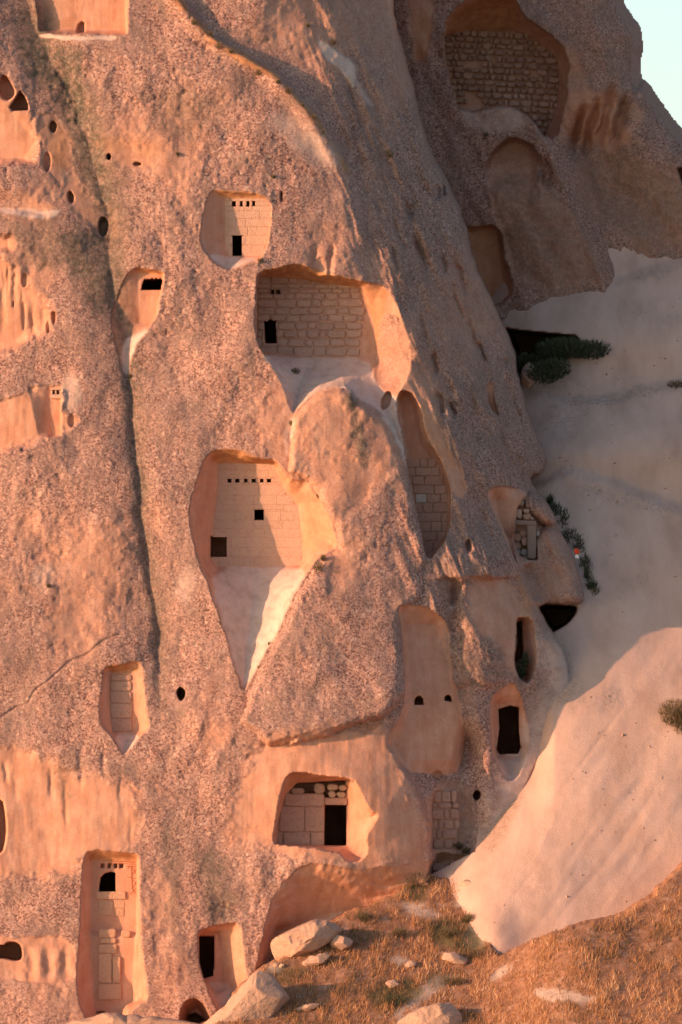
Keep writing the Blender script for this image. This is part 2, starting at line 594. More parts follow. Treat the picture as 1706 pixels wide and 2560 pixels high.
# niche with the small walled front and four holes
W1 = back(620, 570, .50)
A.funnel([(524, 472), (560, 478), (600, 483), (655, 486), (682, 512), (680, 560), (672, 612), (650, 652), (606, 668), (567, 680), (524, 646), (499, 612), (504, 560), (516, 510)],
         [(562, 498), (678, 497), (676, 600), (655, 640), (575, 641), (562, 560)], W1 + .018, .8, 2.5, wall=True)
A.mask('dust', [(520, 634), (565, 642), (612, 644), (645, 648), (606, 664), (567, 676), (536, 652)], 1, 8, 4)
A.mask('ochre_glow', [(524, 470), (655, 484), (672, 498), (620, 500), (566, 500)], .8, 6, 3)  # orange bounce light on the ceiling, painted into the rock colour
A.pit([(580, 588), (607, 588), (607, 639), (580, 639)], W1 + 8)
for a, b_ in ((580, 591), (600, 608), (616, 625), (631, 639)):
    A.pit([(a, 502), (b_, 502), (b_, 516), (a, 516)], W1 + 1.2, 2)

# small niche beside the gully, dark slot with scalloped top
WS = back(380, 750, .42)
A.funnel([(328, 668), (372, 670), (411, 678), (410, 705), (402, 745), (392, 792), (370, 825), (345, 856), (328, 885), (324, 945), (308, 950), (294, 880), (278, 820), (282, 770), (300, 720)],
         [(346, 682), (408, 684), (404, 740), (390, 795), (376, 812), (346, 806)], WS, .75, 2)
A.mask('dust', [(322, 838), (378, 818), (346, 856), (330, 888), (324, 944), (308, 940), (300, 880)], .95, 10, 5)
slot = [(354, 724), (357, 708), (362, 698), (366, 700), (370, 697), (376, 699), (380, 696), (386, 699), (391, 696), (397, 699), (401, 696), (407, 700), (402, 724)]
A.pit(slot, WS + 8)
A.mask('ochre_glow', [(330, 668), (410, 678), (406, 690), (350, 682)], .7, 5, 2)  # lit orange ceiling put into the colour

# the big niche with the coursed stone wall
W2 = back(780, 790, 2.0)
A.funnel([(648, 676), (700, 668), (714, 660), (760, 663), (800, 684), (850, 688), (900, 700), (935, 706), (965, 712), (990, 760), (1012, 812), (1024, 862),
          (1030, 905), (1022, 945), (1000, 985), (985, 1010), (1000, 1075), (1020, 1130), (1034, 1180), (1040, 1240), (1020, 1180), (990, 1080), (962, 1040),
          (905, 1004), (876, 974), (850, 966), (790, 982), (745, 1022), (732, 1040), (712, 972), (684, 914), (645, 868), (636, 800), (637, 720)],
         [(650, 690), (740, 700), (900, 722), (912, 760), (930, 800), (934, 884), (900, 892), (655, 880), (642, 850), (643, 720)], W2 + .07, .72, 3, wall=True)
A.mask('carved', [(952, 780), (1010, 800), (1030, 900), (1004, 980), (930, 960), (936, 900)], .12, 14, 8, replace=True)
A.mask('dust', [(648, 884), (780, 896), (925, 896), (930, 930), (960, 985), (1000, 990), (1008, 1080), (1032, 1190), (1020, 1180), (965, 1040), (905, 1002), (850, 964),
                (790, 980), (740, 1024), (732, 1036), (712, 972), (684, 916)], 1, 10, 5)
A.mask('ochre_glow', [(904, 716), (962, 716), (972, 742), (955, 790), (940, 880), (934, 800), (914, 750)], .6, 8, 3)  # sunlit glow of the right wall, painted in orange
A.mask('ochre_glow', [(650, 674), (716, 660), (760, 664), (850, 690), (930, 706), (900, 722), (740, 700), (655, 690)], .8, 8, 3)  # the ceiling's orange bounce light, painted on
A.pit([(660, 800), (693, 798), (691, 860), (664, 858)], W2 + 8)
for a, b_ in ((676, 686), (690, 702)):
    A.pit([(a, 723), (b_, 723), (b_, 735), (a, 735)], W2 + 1.2, 2)
A.ell(966, 1002, 13, 26, .8, 4, .35)
A.groove(786, 652, 7, 30, .2, .15)
A.groove(826, 650, 8, 34, .2, .1)
A.bulge([(780, 684), (794, 640), (816, 640), (820, 684), (802, 700)], lambda x, y: back(806, 640, .05), width=18, amp=3)

# the tall square-cut niche with window, door and six holes
W3 = back(640, 1290, 1.55)
A.funnel([(514, 1144), (536, 1122), (602, 1121), (614, 1138), (650, 1145), (692, 1148), (716, 1180), (738, 1198), (770, 1200), (782, 1232), (802, 1252), (826, 1292), (838, 1330),
          (848, 1368), (815, 1384), (790, 1402), (768, 1440), (738, 1482), (704, 1562), (652, 1652), (616, 1728), (602, 1722), (580, 1640), (544, 1530), (508, 1425), (484, 1370),
          (473, 1300), (478, 1250), (498, 1182)],
         [(546, 1160), (684, 1158), (712, 1226), (744, 1262), (757, 1392), (748, 1414), (545, 1416), (530, 1398), (532, 1340), (545, 1230)], W3 + .014, .78, 3, wall=True)
A.mask('dust', [(520, 1418), (748, 1416), (770, 1436), (736, 1482), (704, 1560), (650, 1650), (614, 1722), (602, 1712), (582, 1640), (550, 1535)], 1, 10, 5)
A.mask('ochre_glow', [(534, 1122), (604, 1121), (650, 1146), (694, 1150), (700, 1172), (672, 1162), (546, 1160), (524, 1150)], .8, 8, 4)  # orange light on the ceiling, painted as colour
A.mask('ochre_glow', [(690, 1160), (720, 1200), (770, 1202), (800, 1260), (838, 1330), (842, 1366), (760, 1390), (748, 1262), (714, 1226)], .35, 8, 4)  # right wall painted warmer where the sun strikes it
A.pit([(527, 1340), (569, 1340), (569, 1394), (527, 1394)], W3 + 2.2)
A.pit([(635, 1272), (662, 1272), (662, 1302), (635, 1302)], W3 + 8)
for a, b_ in ((568, 581), (587, 601), (609, 621), (628, 642), (649, 661), (666, 680)):
    A.pit([(a, 1195), (b_, 1195), (b_, 1208), (a, 1208)], W3 + 1.2, 2)

# narrow niche lower left with blocked door
W5 = back(305, 1750, .55)
A.funnel([(258, 1668), (300, 1662), (334, 1651), (356, 1660), (361, 1700), (368, 1780), (378, 1820), (346, 1850), (313, 1888), (300, 1876), (280, 1842), (250, 1812), (247, 1760), (256, 1700)],
         [(275, 1682), (333, 1680), (340, 1760), (343, 1822), (330, 1832), (282, 1828)], W5 + .05, .75, 2, wall=True)
A.mask('dust', [(284, 1834), (342, 1834), (352, 1846), (313, 1884), (302, 1874)], 1, 8, 3)
A.mask('ochre_glow', [(262, 1666), (336, 1652), (354, 1662), (340, 1684), (272, 1680)], .7, 6, 3)  # painted orange bounce light under the niche top
A.pit([(442, 1728), (448, 1718), (456, 1718), (465, 1728), (464, 1740), (456, 1753), (449, 1750), (443, 1738)], back(454, 1735, 2.2), 3, 0, 1)

# lower niche with the big door
A.D -= (.55 * np.exp(-(np.abs(X - 850) / 215) ** 3 - (np.abs(Y - 2030) / 165) ** 3)).astype(np.float32)
W6 = back(790, 2040, 1.45)
A.mask('carved', [(560, 2040), (640, 1870), (700, 1830), (840, 1830), (960, 1810), (985, 1850), (1010, 1930), (1055, 2050), (1065, 2130), (1040, 2170), (880, 2170), (740, 2150), (690, 2120), (590, 2120)], .92, 60, 20)
A.funnel([(728, 1932), (760, 1928), (800, 1938), (882, 1942), (906, 1986), (928, 2028), (950, 2034), (938, 2060), (916, 2092), (922, 2128), (905, 2152), (870, 2160), (842, 2128), (690, 2112), (683, 2098), (689, 2040), (700, 1990), (714, 1946)],
         [(742, 1962), (870, 1952), (872, 2114), (692, 2110), (696, 2050), (716, 1985)], W6 + .08, .62, 2, wall=True)
A.pit([(812, 2012), (866, 2012), (866, 2113), (811, 2113)], W6 + 8)
A.pit([(722, 1984), (742, 1958), (866, 1950), (866, 1994), (812, 1994), (808, 1984)], W6 + 1.6)
# hollow rock under it
A.funnel([(640, 2430), (664, 2300), (690, 2214), (742, 2168), (800, 2150), (880, 2172), (980, 2166), (1064, 2140), (1100, 2200), (1080, 2280), (980, 2400), (700, 2560), (600, 2560), (625, 2470)],
         [(700, 2330), (800, 2290), (920, 2262), (1040, 2220), (980, 2400), (700, 2540)], lambda x, y: back(830, 2140, 1.5) + 0 * x, 1.0, 6, soft=.4)
A.mask('dust', [(790, 2300), (860, 2284), (930, 2262), (930, 2300), (800, 2330)], .8, 14, 6)

# tall painted niche at the bottom left
W7 = back(285, 2200, .62)
A.mask('carved', [(-240, 1850), (60, 1870), (130, 1900), (146, 1930), (250, 1940), (322, 1962), (346, 1995), (352, 2060), (342, 2130), (200, 2150), (190, 2186), (100, 2190), (-240, 2200)], 1, 44, 18)
A.funnel([(212, 2132), (226, 2123), (300, 2126), (342, 2134), (350, 2150), (350, 2290), (358, 2380), (367, 2450), (374, 2505), (340, 2514), (318, 2560), (230, 2570), (196, 2512), (190, 2450), (198, 2350), (202, 2250), (205, 2170)],
         [(232, 2150), (342, 2150), (343, 2290), (335, 2400), (330, 2500), (312, 2530), (240, 2530), (230, 2400), (230, 2290)],
         lambda x, y: W7 + .18 * sstep(2295, 2310, y) * 0 - .22 * sstep(2320, 2345, y), .8, 2, wall=True)
A.pit([(248, 2230), (250, 2208), (253, 2192), (262, 2184), (276, 2180), (289, 2182), (288, 2200), (290, 2230)], W7 + 8)
for a, b_ in ((252, 262), (270, 279), (285, 294), (299, 309)):
    A.pit([(a, 2158), (b_, 2158), (b_, 2171), (a, 2171)], W7 + .35, 2)
A.mask('ochre_glow', [(212, 2128), (342, 2134), (344, 2154), (232, 2154), (218, 2150)], .8, 6, 3)  # ceiling coloured as if lit orange
A.ell(252, 2532, 12, 5, .4)
A.bulge([(306, 2512), (340, 2506), (374, 2500), (400, 2560), (330, 2600), (300, 2560)], lambda x, y: back(400, 2480, -.1), width=22)

# doorway beside the boulder, cave mouth below
W8 = back(540, 2400, .95)
A.funnel([(499, 2322), (560, 2309), (600, 2306), (610, 2360), (618, 2430), (624, 2470), (600, 2520), (556, 2545), (526, 2492), (510, 2450), (497, 2400), (494, 2340)],
         [(500, 2340), (545, 2334), (552, 2400), (560, 2470), (540, 2480), (514, 2450), (500, 2400)], W8, .8, 2)
A.pit([(499, 2340), (536, 2340), (536, 2410), (532, 2440), (510, 2446), (499, 2405)], W8 + 8)
A.mask('dust', [(512, 2452), (560, 2452), (590, 2480), (560, 2540), (530, 2495)], .8, 14, 5)
A.funnel([(448, 2580), (452, 2520), (470, 2498), (492, 2494), (512, 2510), (530, 2545), (545, 2590)], [(465, 2580), (475, 2530), (495, 2520), (510, 2545), (520, 2580)], back(490, 2560, 1.6), .5, 2)
A.pit([(460, 2600), (468, 2536), (490, 2530), (512, 2546), (526, 2600)], back(490, 2480, 3.0), 8)
A.pit([(-40, 2398), (-40, 2352), (8, 2364), (20, 2353), (48, 2356), (57, 2375), (57, 2398), (42, 2404), (10, 2396)], back(30, 2380, 2.5), 4, 0, 1)
A.pit([(-60, 1990), (8, 1990), (18, 2040), (19, 2090), (8, 2140), (-60, 2160)], back(0, 2070, 1.8), 8, 0, 1)
A.mask('carved', [(-100, 2330), (60, 2345), (180, 2335), (196, 2440), (150, 2462), (60, 2456), (-100, 2430)], .9, 14, 8)
for cx_ in (78, 120, 165):
    A.groove(cx_, 2410, 13, 40, .14)

# left-hand carved faces
A.funnel([(-240, 560), (10, 640), (52, 660), (110, 730), (142, 780), (148, 815), (120, 848), (60, 880), (0, 905), (-240, 960)], [(-240, 660), (40, 700), (110, 790), (40, 850), (-240, 880)], lambda x, y: back(60, 800, .38) + 0 * x, .7, 11, csoft=26)
A.funnel([(-240, 560), (0, 568), (40, 590), (44, 620), (0, 650), (-240, 660)], [(-240, 590), (20, 595), (20, 620), (-240, 640)], back(0, 610, .3), .7, 9, csoft=20)
rf = random.Random(19)
for (xa_, xb2, ya_, yb2, nn) in ((-60, 120, 670, 860, 16), (-60, 90, 1010, 1120, 12), (-60, 330, 1900, 2110, 12), (-40, 90, 300, 390, 10)):
    for _ in range(nn):
        cy_ = rf.uniform(ya_, yb2)
        A.groove(rf.uniform(xa_, xb2), cy_, rf.uniform(4, 9), rf.uniform(24, 60), rf.uniform(.02, .075), rf.uniform(-.06, .06))
for (cx_, cy_, rx, ry, dd) in ((62, 700, 9, 20, .22), (34, 760, 4, 9, .2), (135, 795, 8, 18, .3), (121, 818, 7, 17, .22), (20, 700, 6, 30, .1), (60, 790, 7, 40, .1)):
    A.ell(cx_, cy_, rx, ry, dd, 5, 0, 3)
A.funnel([(-240, 1040), (0, 985), (66, 966), (160, 958), (172, 1040), (205, 1030), (208, 1060), (150, 1096), (70, 1126), (0, 1145), (-240, 1200)], [(-240, 1060), (60, 1000), (150, 985), (150, 1080), (60, 1110), (-240, 1160)], back(90, 1060, .18), .8, 10, csoft=26)
WL = back(140, 1040, .36)
A.funnel([(70, 968), (100, 964), (155, 962), (155, 1090), (130, 1096), (96, 1090)], [(123, 970), (153, 966), (153, 1088), (128, 1090)], WL, 1, 1, sm=0)
for a, b_ in ((131, 139), (141, 150)):
    A.pit([(a, 975), (b_, 973), (b_, 987), (a, 988)], WL + .3, 2)
A.ell(180, 1052, 10, 18, .2, 6)
A.mask('dust', [(155, 945), (190, 935), (210, 990), (190, 1030), (158, 1020)], .5, 14, 8)
A.funnel([(-240, 190), (0, 180), (30, 200), (62, 225), (82, 260), (110, 350), (112, 395), (80, 412), (-240, 430)], [(-240, 280), (30, 285), (90, 350), (60, 395), (-240, 400)], back(60, 330, .35), .8, 10, csoft=24)
A.pit([(0, 188), (14, 184), (30, 205), (42, 230), (36, 246), (14, 256), (-10, 230)], back(20, 220, .8), 8, 0, 1)
A.pit([(22, 268), (50, 225), (62, 238), (72, 262), (73, 277), (30, 278)], back(50, 255, 1.4), 5, 0)
for (cx_, cy_, rx, ry, dd) in ((133, 317, 10, 16, .6), (118, 405, 10, 26, .4), (178, 493, 9, 17, .6), (258, 566, 14, 25, .7), (273, 392, 7, 10, 1.0), (345, 410, 11, 5, .5), (704, 490, 5, 15, .5)):
    A.ell(cx_, cy_, rx, ry, dd, 4, -.2 if cy_ == 493 else 0)
A.mask('carved', [(90, 280), (150, 290), (180, 340), (190, 440), (230, 500), (290, 540), (300, 600), (250, 600), (220, 560), (170, 520), (130, 440), (100, 420)], .8, 24, 12)
A.mask('ochre_glow', [(120, 290), (170, 340), (180, 430), (150, 430), (120, 380)], .5, 20, 10)
A.mask('carved', [(215, 345), (330, 340), (420, 370), (470, 350), (420, 420), (300, 420), (230, 380)], .75, 30, 14)
A.mask('ochre_glow', [(215, 345), (330, 340), (420, 370), (380, 395), (300, 380), (230, 372)], .35, 30, 14)
A.mask('dust', [(0, 522), (60, 520), (110, 530), (165, 522), (120, 548), (70, 545), (0, 530)], .9, 10, 5)
A.funnel([(-240, 470), (20, 465), (120, 490), (165, 520), (110, 546), (0, 530), (-240, 540)], [(-240, 500), (20, 500), (110, 524), (0, 522), (-240, 520)], back(30, 510, .25), 1, 4, carved=.2)

# right flank: tall hollow that hides a block wall
W4 = back(1075, 1270, 1.15)
A.funnel([(992, 1000), (999, 977), (1012, 971), (1036, 984), (1052, 1020), (1066, 1090), (1104, 1150), (1128, 1215), (1130, 1280), (1122, 1340), (1092, 1380), (1072, 1402), (1062, 1382), (1050, 1320), (1030, 1230), (1014, 1160), (1004, 1080), (992, 1040)],
         [(1000, 1000), (1012, 984), (1030, 1010), (1050, 1110), (1098, 1165), (1116, 1220), (1116, 1330), (1080, 1380), (1066, 1380), (1052, 1320), (1030, 1220), (1012, 1140), (1002, 1060)],
         lambda x, y: W4 + .09 + (1404 - y) * M * .10, .55, 2, wall=True)
A.mask('carved', [(1030, 980), (1080, 1000), (1100, 1080), (1150, 1160), (1165, 1240), (1140, 1250), (1120, 1190), (1060, 1090), (1048, 1020)], .9, 16, 8)
A.mask('ochre_glow', [(1040, 1000), (1080, 1030), (1100, 1080), (1150, 1160), (1130, 1180), (1060, 1080)], .3, 16, 8)
# the nose in front of it
A.bulge([(732, 1044), (790, 984), (850, 968), (878, 976), (906, 1006), (962, 1042), (1012, 1150), (1050, 1320), (1066, 1400), (1052, 1490), (1000, 1530), (1010, 1640), (1014, 1738), (968, 1790), (890, 1812), (800, 1846), (670, 1866), (606, 1800), (626, 1735), (656, 1660), (708, 1570), (744, 1484), (790, 1410), (850, 1372), (836, 1310), (800, 1240), (770, 1196), (720, 1180)],
        lambda x, y: (lambda f: f)(.22 * (2560 - y) * M - 3.0 + 1.3 * np.exp(np.minimum((x - 1040) * M, 0) / 2.2) + .9 * np.maximum((x - 1040) * M, 0) - .12 + fbm(x * M, y * M, 4.2, 3, 201) * .3 + fbm(x * M, y * M, 1.5, 3, 207) * .2 - .38 * sstep(1450, 1800, y)), width=20, amp=7, sm=0)
A.mask('lichen_shade', [(850, 970), (885, 985), (905, 1040), (920, 1160), (905, 1180), (880, 1080)], .7, 24, 12)
# right flank: lower carved panel, holes, doors
A.funnel([(992, 1522), (1006, 1510), (1080, 1516), (1120, 1562), (1128, 1640), (1138, 1700), (1156, 1772), (1162, 1880), (1140, 1942), (1062, 1936), (1010, 1932), (968, 1862), (992, 1800), (1016, 1740), (1008, 1640)],
         [(1020, 1560), (1090, 1560), (1120, 1660), (1140, 1800), (1130, 1900), (1020, 1900), (1000, 1860), (1030, 1760), (1024, 1640)], lambda x, y: back(1070, 1730, .45) + (x - 1070) * M * .55 + (1730 - y) * M * .18, .8, 4)
A.pit([(1036, 1762), (1036, 1750), (1042, 1740), (1050, 1739), (1058, 1746), (1060, 1762)], back(1048, 1750, 1.8), 3)
A.pit([(1111, 1752), (1112, 1742), (1120, 1736), (1128, 1742), (1130, 1754)], back(1120, 1746, 1.8), 3)
A.mask('carved', [(1170, 1440), (1250, 1450), (1310, 1470), (1330, 1540), (1290, 1600), (1285, 1700), (1240, 1600), (1180, 1590)], .85, 30, 14)
A.mask('ochre_glow', [(1290, 1440), (1312, 1450), (1340, 1540), (1300, 1540)], .4, 16, 8)
W9 = back(1270, 1830, .7)
A.funnel([(1226, 1742), (1246, 1728), (1282, 1702), (1302, 1738), (1312, 1772), (1324, 1822), (1326, 1862), (1312, 1900), (1296, 1950), (1262, 1954), (1246, 1916), (1228, 1880), (1225, 1800)],
         [(1244, 1760), (1298, 1756), (1304, 1870), (1298, 1890), (1246, 1890), (1240, 1870)], W9, .8, 1.5)
A.pit([(1246, 1773), (1274, 1764), (1297, 1768), (1298, 1830), (1302, 1868), (1296, 1884), (1250, 1886), (1242, 1874), (1249, 1820)], W9 + 8, 3)
A.funnel([(1289, 1548), (1298, 1540), (1330, 1546), (1338, 1580), (1345, 1660), (1325, 1712), (1300, 1700), (1284, 1655), (1292, 1610)], [(1290, 1556), (1304, 1550), (1308, 1640), (1314, 1700), (1300, 1690), (1288, 1650)], back(1300, 1620, 1.6), .7, 1.5)
A.pit([(1291, 1556), (1306, 1552), (1308, 1640), (1318, 1690), (1302, 1692), (1288, 1650), (1294, 1610)], back(1300, 1620, 3.5), 4)
A.pit([(1212, 958), (1236, 950), (1240, 1000), (1252, 1044), (1232, 1034), (1216, 1008)], back(1228, 1000, .6), 8, 2, 1)
for (cx_, cy_, rx, ry, tl, dd) in ((1087, 910, 5, 26, -.15, .35), (1103, 1008, 7, 22, -.1, .4), (1130, 1022, 4, 18, -.3, .3), (1205, 880, 4, 20, -.4, .3), (1095, 482, 8, 14, 0, .5), (1112, 476, 4, 12, 0, .4), (1030, 530, 12, 16, 0, .3),
                                   (1150, 690, 6, 40, -.25, .3), (1112, 660, 5, 24, -.2, .3), (985, 650, 4, 30, -.2, .2), (1170, 1365, 6, 12, 0, .5), (1060, 820, 5, 40, -.2, .2), (1000, 590, 5, 40, -.3, .15), (1260, 908, 7, 10, 0, .3),
                                   (1180, 830, 5, 40, -.3, .25), (1145, 760, 4, 60, -.3, .2), (1060, 640, 5, 50, -.3, .2), (1280, 1000, 8, 60, -.3, .25), (1136, 1490, 8, 20, 0, .4)):
    A.groove(cx_, cy_, rx * 1.3, ry * 1.2, dd * 1.1, tl)
# hollow above the rubble doorway
A.funnel([(1214, 1230), (1240, 1214), (1300, 1218), (1326, 1236), (1300, 1262), (1290, 1300), (1284, 1360), (1296, 1420), (1270, 1370), (1236, 1290)], [(1240, 1250), (1290, 1256), (1284, 1300), (1276, 1340), (1250, 1300)], back(1270, 1290, .5), .7, 2)
WR = back(1310, 1350, 1.2)
A.pit([(1292, 1270), (1308, 1246), (1322, 1282), (1342, 1306), (1346, 1400), (1322, 1402), (1296, 1390), (1282, 1350)], WR, 4)
# blocked doorway at the foot
WD = back(1116, 2040, .16)
A.mask('carved', [(1066, 1960), (1170, 1950), (1185, 2060), (1150, 2140), (1070, 2140)], .7, 20, 8)
A.pit([(1078, 2125), (1077, 2010), (1085, 1978), (1105, 1970), (1135, 1974), (1150, 2010), (1153, 2060), (1148, 2085), (1140, 2125)], WD + .07, 4)
A.ell(1193, 1988, 10, 13, 2.0, 3, .2, 0)
A.ell(1094, 1938, 15, 14, .25, 8)
A.funnel([(1066, 2180), (1082, 2140), (1110, 2128), (1160, 2140), (1190, 2135), (1200, 2170), (1180, 2210), (1070, 2215)], [(1085, 2170), (1110, 2150), (1150, 2155), (1160, 2200), (1085, 2205)], back(1120, 2170, .6), .7, 3)
A.pit([(1096, 2175), (1122, 2175), (1122, 2215), (1094, 2215)], back(1110, 2190, 2.0), 4)
# fluted face and slot at the top
A.mask('carved', [(900, -200), (960, 20), (1010, 110), (1040, 160), (1060, 180), (1060, -200)], .9, 24, 12)
A.pit([(977, -10), (996, -10), (999, 30), (990, 54), (980, 36)], back(985, 20, 1.6), 4)
# pale scoured patches
A.mask('dust', [(792, 98), (806, 100), (850, 130), (884, 150), (890, 190), (888, 226), (868, 200), (840, 170), (812, 140)], 1, 7, 6)
A.mask('dust', [(880, 190), (900, 210), (936, 260), (930, 275), (905, 245)], .6, 10, 6)
A.mask('dust', [(670, 290), (720, 290), (790, 330), (845, 385), (820, 425), (770, 395), (720, 350)], .55, 40, 14)
A.mask('dust', [(440, 1430), (480, 1420), (490, 1460), (470, 1520), (440, 1500)], .35, 24, 10)
A.mask('dust', [(66, 1420), (130, 1400), (140, 1460), (100, 1490)], .4, 20, 10)
A.mask('dust', [(718, 1050), (740, 1044), (730, 1110), (716, 1150), (708, 1120)], .6, 8, 4)
# dark lichen streaks, plus shade painted on the left bulge
g_line = np.exp(-((X - xg + wv - 2) / np.interp(Y, [0, 500, 1000, 1700], [55, 60, 28, 20])) ** 2) * np.interp(Y, [-100, 60, 300, 650, 950, 1500, 1750, 1850], [0, .75, .85, .6, .66, .6, .4, 0])
A.m['lichen_shade'] = np.maximum(A.m['lichen_shade'], (g_line * (1 - A.m['dust'])).astype(np.float32))
for poly, v in (([(20, 90), (110, 95), (205, 110), (220, 200), (230, 330), (215, 470), (190, 420), (150, 260), (90, 190)], .75),
                ([(130, 560), (260, 560), (300, 640), (310, 760), (250, 800), (210, 740), (160, 660)], .65),  # painted shade on the left bulge's right flank
                ([(0, 540), (160, 560), (200, 640), (120, 690), (40, 610)], .45),
                ([(270, 390), (300, 400), (300, 500), (270, 480)], .5),
                ([(380, 230), (560, 210), (520, 360), (380, 340)], .35),
                ([(480, 2150), (540, 2120), (600, 2290), (540, 2310), (500, 2260)], .5),
                ([(400, 2060), (450, 2080), (450, 2330), (420, 2320)], .45),
                ([(140, 1960), (165, 1900), (180, 1870), (175, 1960), (160, 2030)], .4),
                ([(1110, 1580), (1240, 1590), (1270, 1700), (1200, 1720), (1140, 1700)], .35),
                ([(1050, 1950), (1180, 1955), (1180, 2120), (1140, 2140), (1160, 2000)], .3)):
    A.mask('lichen_shade', poly, v, 40, 20)
# the whole right flank is greyed from the xT line on, fading out downward
A.m['lichen_shade'] = np.maximum(A.m['lichen_shade'], (.20 * sstep(-60, 90, X - xT) * (1 - A.m['carved']) * np.interp(Y, [1000, 1700, 1900], [1, .7, 0])).astype(np.float32))
# crack across the lower left
crk = [(0, 1790), (40, 1765), (70, 1755), (85, 1725), (130, 1690), (170, 1655), (215, 1635), (260, 1600), (300, 1585)]
crp = crk + [(a + 1.5, b_ + 5) for a, b_ in reversed(crk)]
bb = A.box(crp)
A.D[bb] += (.045 * sstep(3, 0, sdf(crp, A.X[bb], A.Y[bb]) + 5 * fbm(A.X[bb], A.Y[bb], 22, 3, 88))).astype(np.float32)
for crk, dd in (([(590, 1850), (650, 1868), (730, 1848), (800, 1830), (880, 1815), (930, 1822)], .22), ([(620, 1890), (700, 1872), (760, 1858), (860, 1842), (960, 1800)], .16),
                ([(140, 1930), (200, 1925), (250, 1938), (300, 1945), (345, 1980)], .10), ([(880, 2190), (960, 2210), (1040, 2190)], .1), ([(860, 2220), (900, 2240), (990, 2235)], .1)):
    crp = crk + [(a, b_ + 5) for a, b_ in reversed(crk)]
    bb = A.box(crp)
    q = sdf(crp, A.X[bb], A.Y[bb]) + 6 * A.wob[bb]
    A.D[bb] += (dd * .8 * sstep(10, 0, q) * (.5 + .5 * fbm(A.X[bb], A.Y[bb], 60, 2, 977))).astype(np.float32)
ra, rb = (X * .93 - Y * .36) * M, (X * .36 + Y * .93) * M
smooth_patch = sstep(.12, .5, fbm((X + Y * .25) * M, Y * M * .7, 3.4, 4, 771)) * .7
A.m['carved'] = np.maximum(A.m['carved'], (smooth_patch * (1 - A.m['lichen_shade'] * .8)).astype(np.float32))
flank = sstep(-120, 60, X - xT) * sstep(1750, 1400, Y) * (1 - np.maximum(A.m['carved'], A.m['dust'])) * (1 - A.flat)
A.D += (flank * (fbm(ra * 3.2, rb * .55, .9, 4, 711) * .34)).astype(np.float32)
so_ = sdf(smooth_poly(OUT_A, 1), X, Y)
grade = sstep(-105, -15, so_ + 34 * A.wob) * sstep(1560, 1640, Y) * sstep(1150, 1210, X)
A.m['dust'] = np.maximum(A.m['dust'], (grade * .85 * (1 - A.flat)).astype(np.float32))
A.rough()
# edge of the mass: rounds over and runs back
so = sdf(smooth_poly(OUT_A, 1), X, Y) + A.wob * 4
ed = np.clip((so + 26) / 26, 0, 1)
low = np.interp(Y, [1500, 1620, 1750], [1, .6, 0])
A.D += (.55 * (1 - np.sqrt(np.clip(1 - ed * ed, 0, 1))) * low).astype(np.float32)
A.D = np.where(so > 0, A.D + so * .9 * np.maximum(low, .12), A.D).astype(np.float32)
cliff = A.build('cliff', MAT['cliff'], A.D < 32)
tag(cliff, 'pinkish tuff cliff with carved niches and dark openings', kind='structure')

# ------------------------------------------------------------------ the pale slope on the right
C = Field(1040, 1960, 420, 2640, 3.4, 31)
X, Y = C.X, C.Y


def slope_depth(sx, sy):
    up = np.maximum(1300 - sy, 0) * M
    left = 60 * np.logaddexp(0, (1310 - 110 * sstep(1980, 2260, sy) - sx) / 60) * M
    upper = np.interp(sy, [850, 1150], [1, 0]) * .20 * np.maximum(1500 - sx, 0) * M
    side = 1.3 * np.exp(-((sy - 1820) / 150) ** 2) * sstep(1390, 1310, sx)
    side = side - .55 * np.exp(-((sx - 1230) / 60) ** 2 - ((sy - 2340) / 80) ** 2)
    return 1.7 + (1900 - np.maximum(sy, 1300)) * M * .8 + up * .8 + (sx - 1180) * M * .18 + 1.3 * left + upper + side + np.maximum(592 - sy, 0) * M * .6


C.D = slope_depth(X, Y).astype(np.float32)
C.D += fbm(X * M, Y * M, 5, 3, 301) * .35 + fbm(X * M, Y * M, 1.2, 3, 305) * .025
C.D += (fbm((X * .8 + Y * .6) * M, (X * -.6 + Y * .8) * M * .35, 2.6, 4, 317) * .16 + fbm(X * M, Y * M, .6, 3, 319) * .012).astype(np.float32)
C.D -= (.7 * np.exp(-((X - 1610) / 190) ** 2 - ((Y - 1120) / 95) ** 2) + .5 * np.exp(-((X - 1420) / 120) ** 2 - ((Y - 1130) / 60) ** 2) + .6 * np.exp(-((X - 1560) / 160) ** 2 - ((Y - 830) / 80) ** 2)).astype(np.float32)
ua, ub = (X * .80 + Y * .60) * M, (Y * .80 - X * .60) * M
C.D += (np.clip(.16 - np.abs(fbm(ua * 1.0, ub * .14, 1.3, 3, 341)), 0, 1) * .13 * sstep(-.1, .4, fbm(X * M, Y * M, 3.0, 2, 345))).astype(np.float32)
C.D += (np.abs(fbm(ua, ub * .16, .7, 3, 331)) * .06 * sstep(-.2, .35, fbm(X * M, Y * M, 2.4, 2, 335))).astype(np.float32)
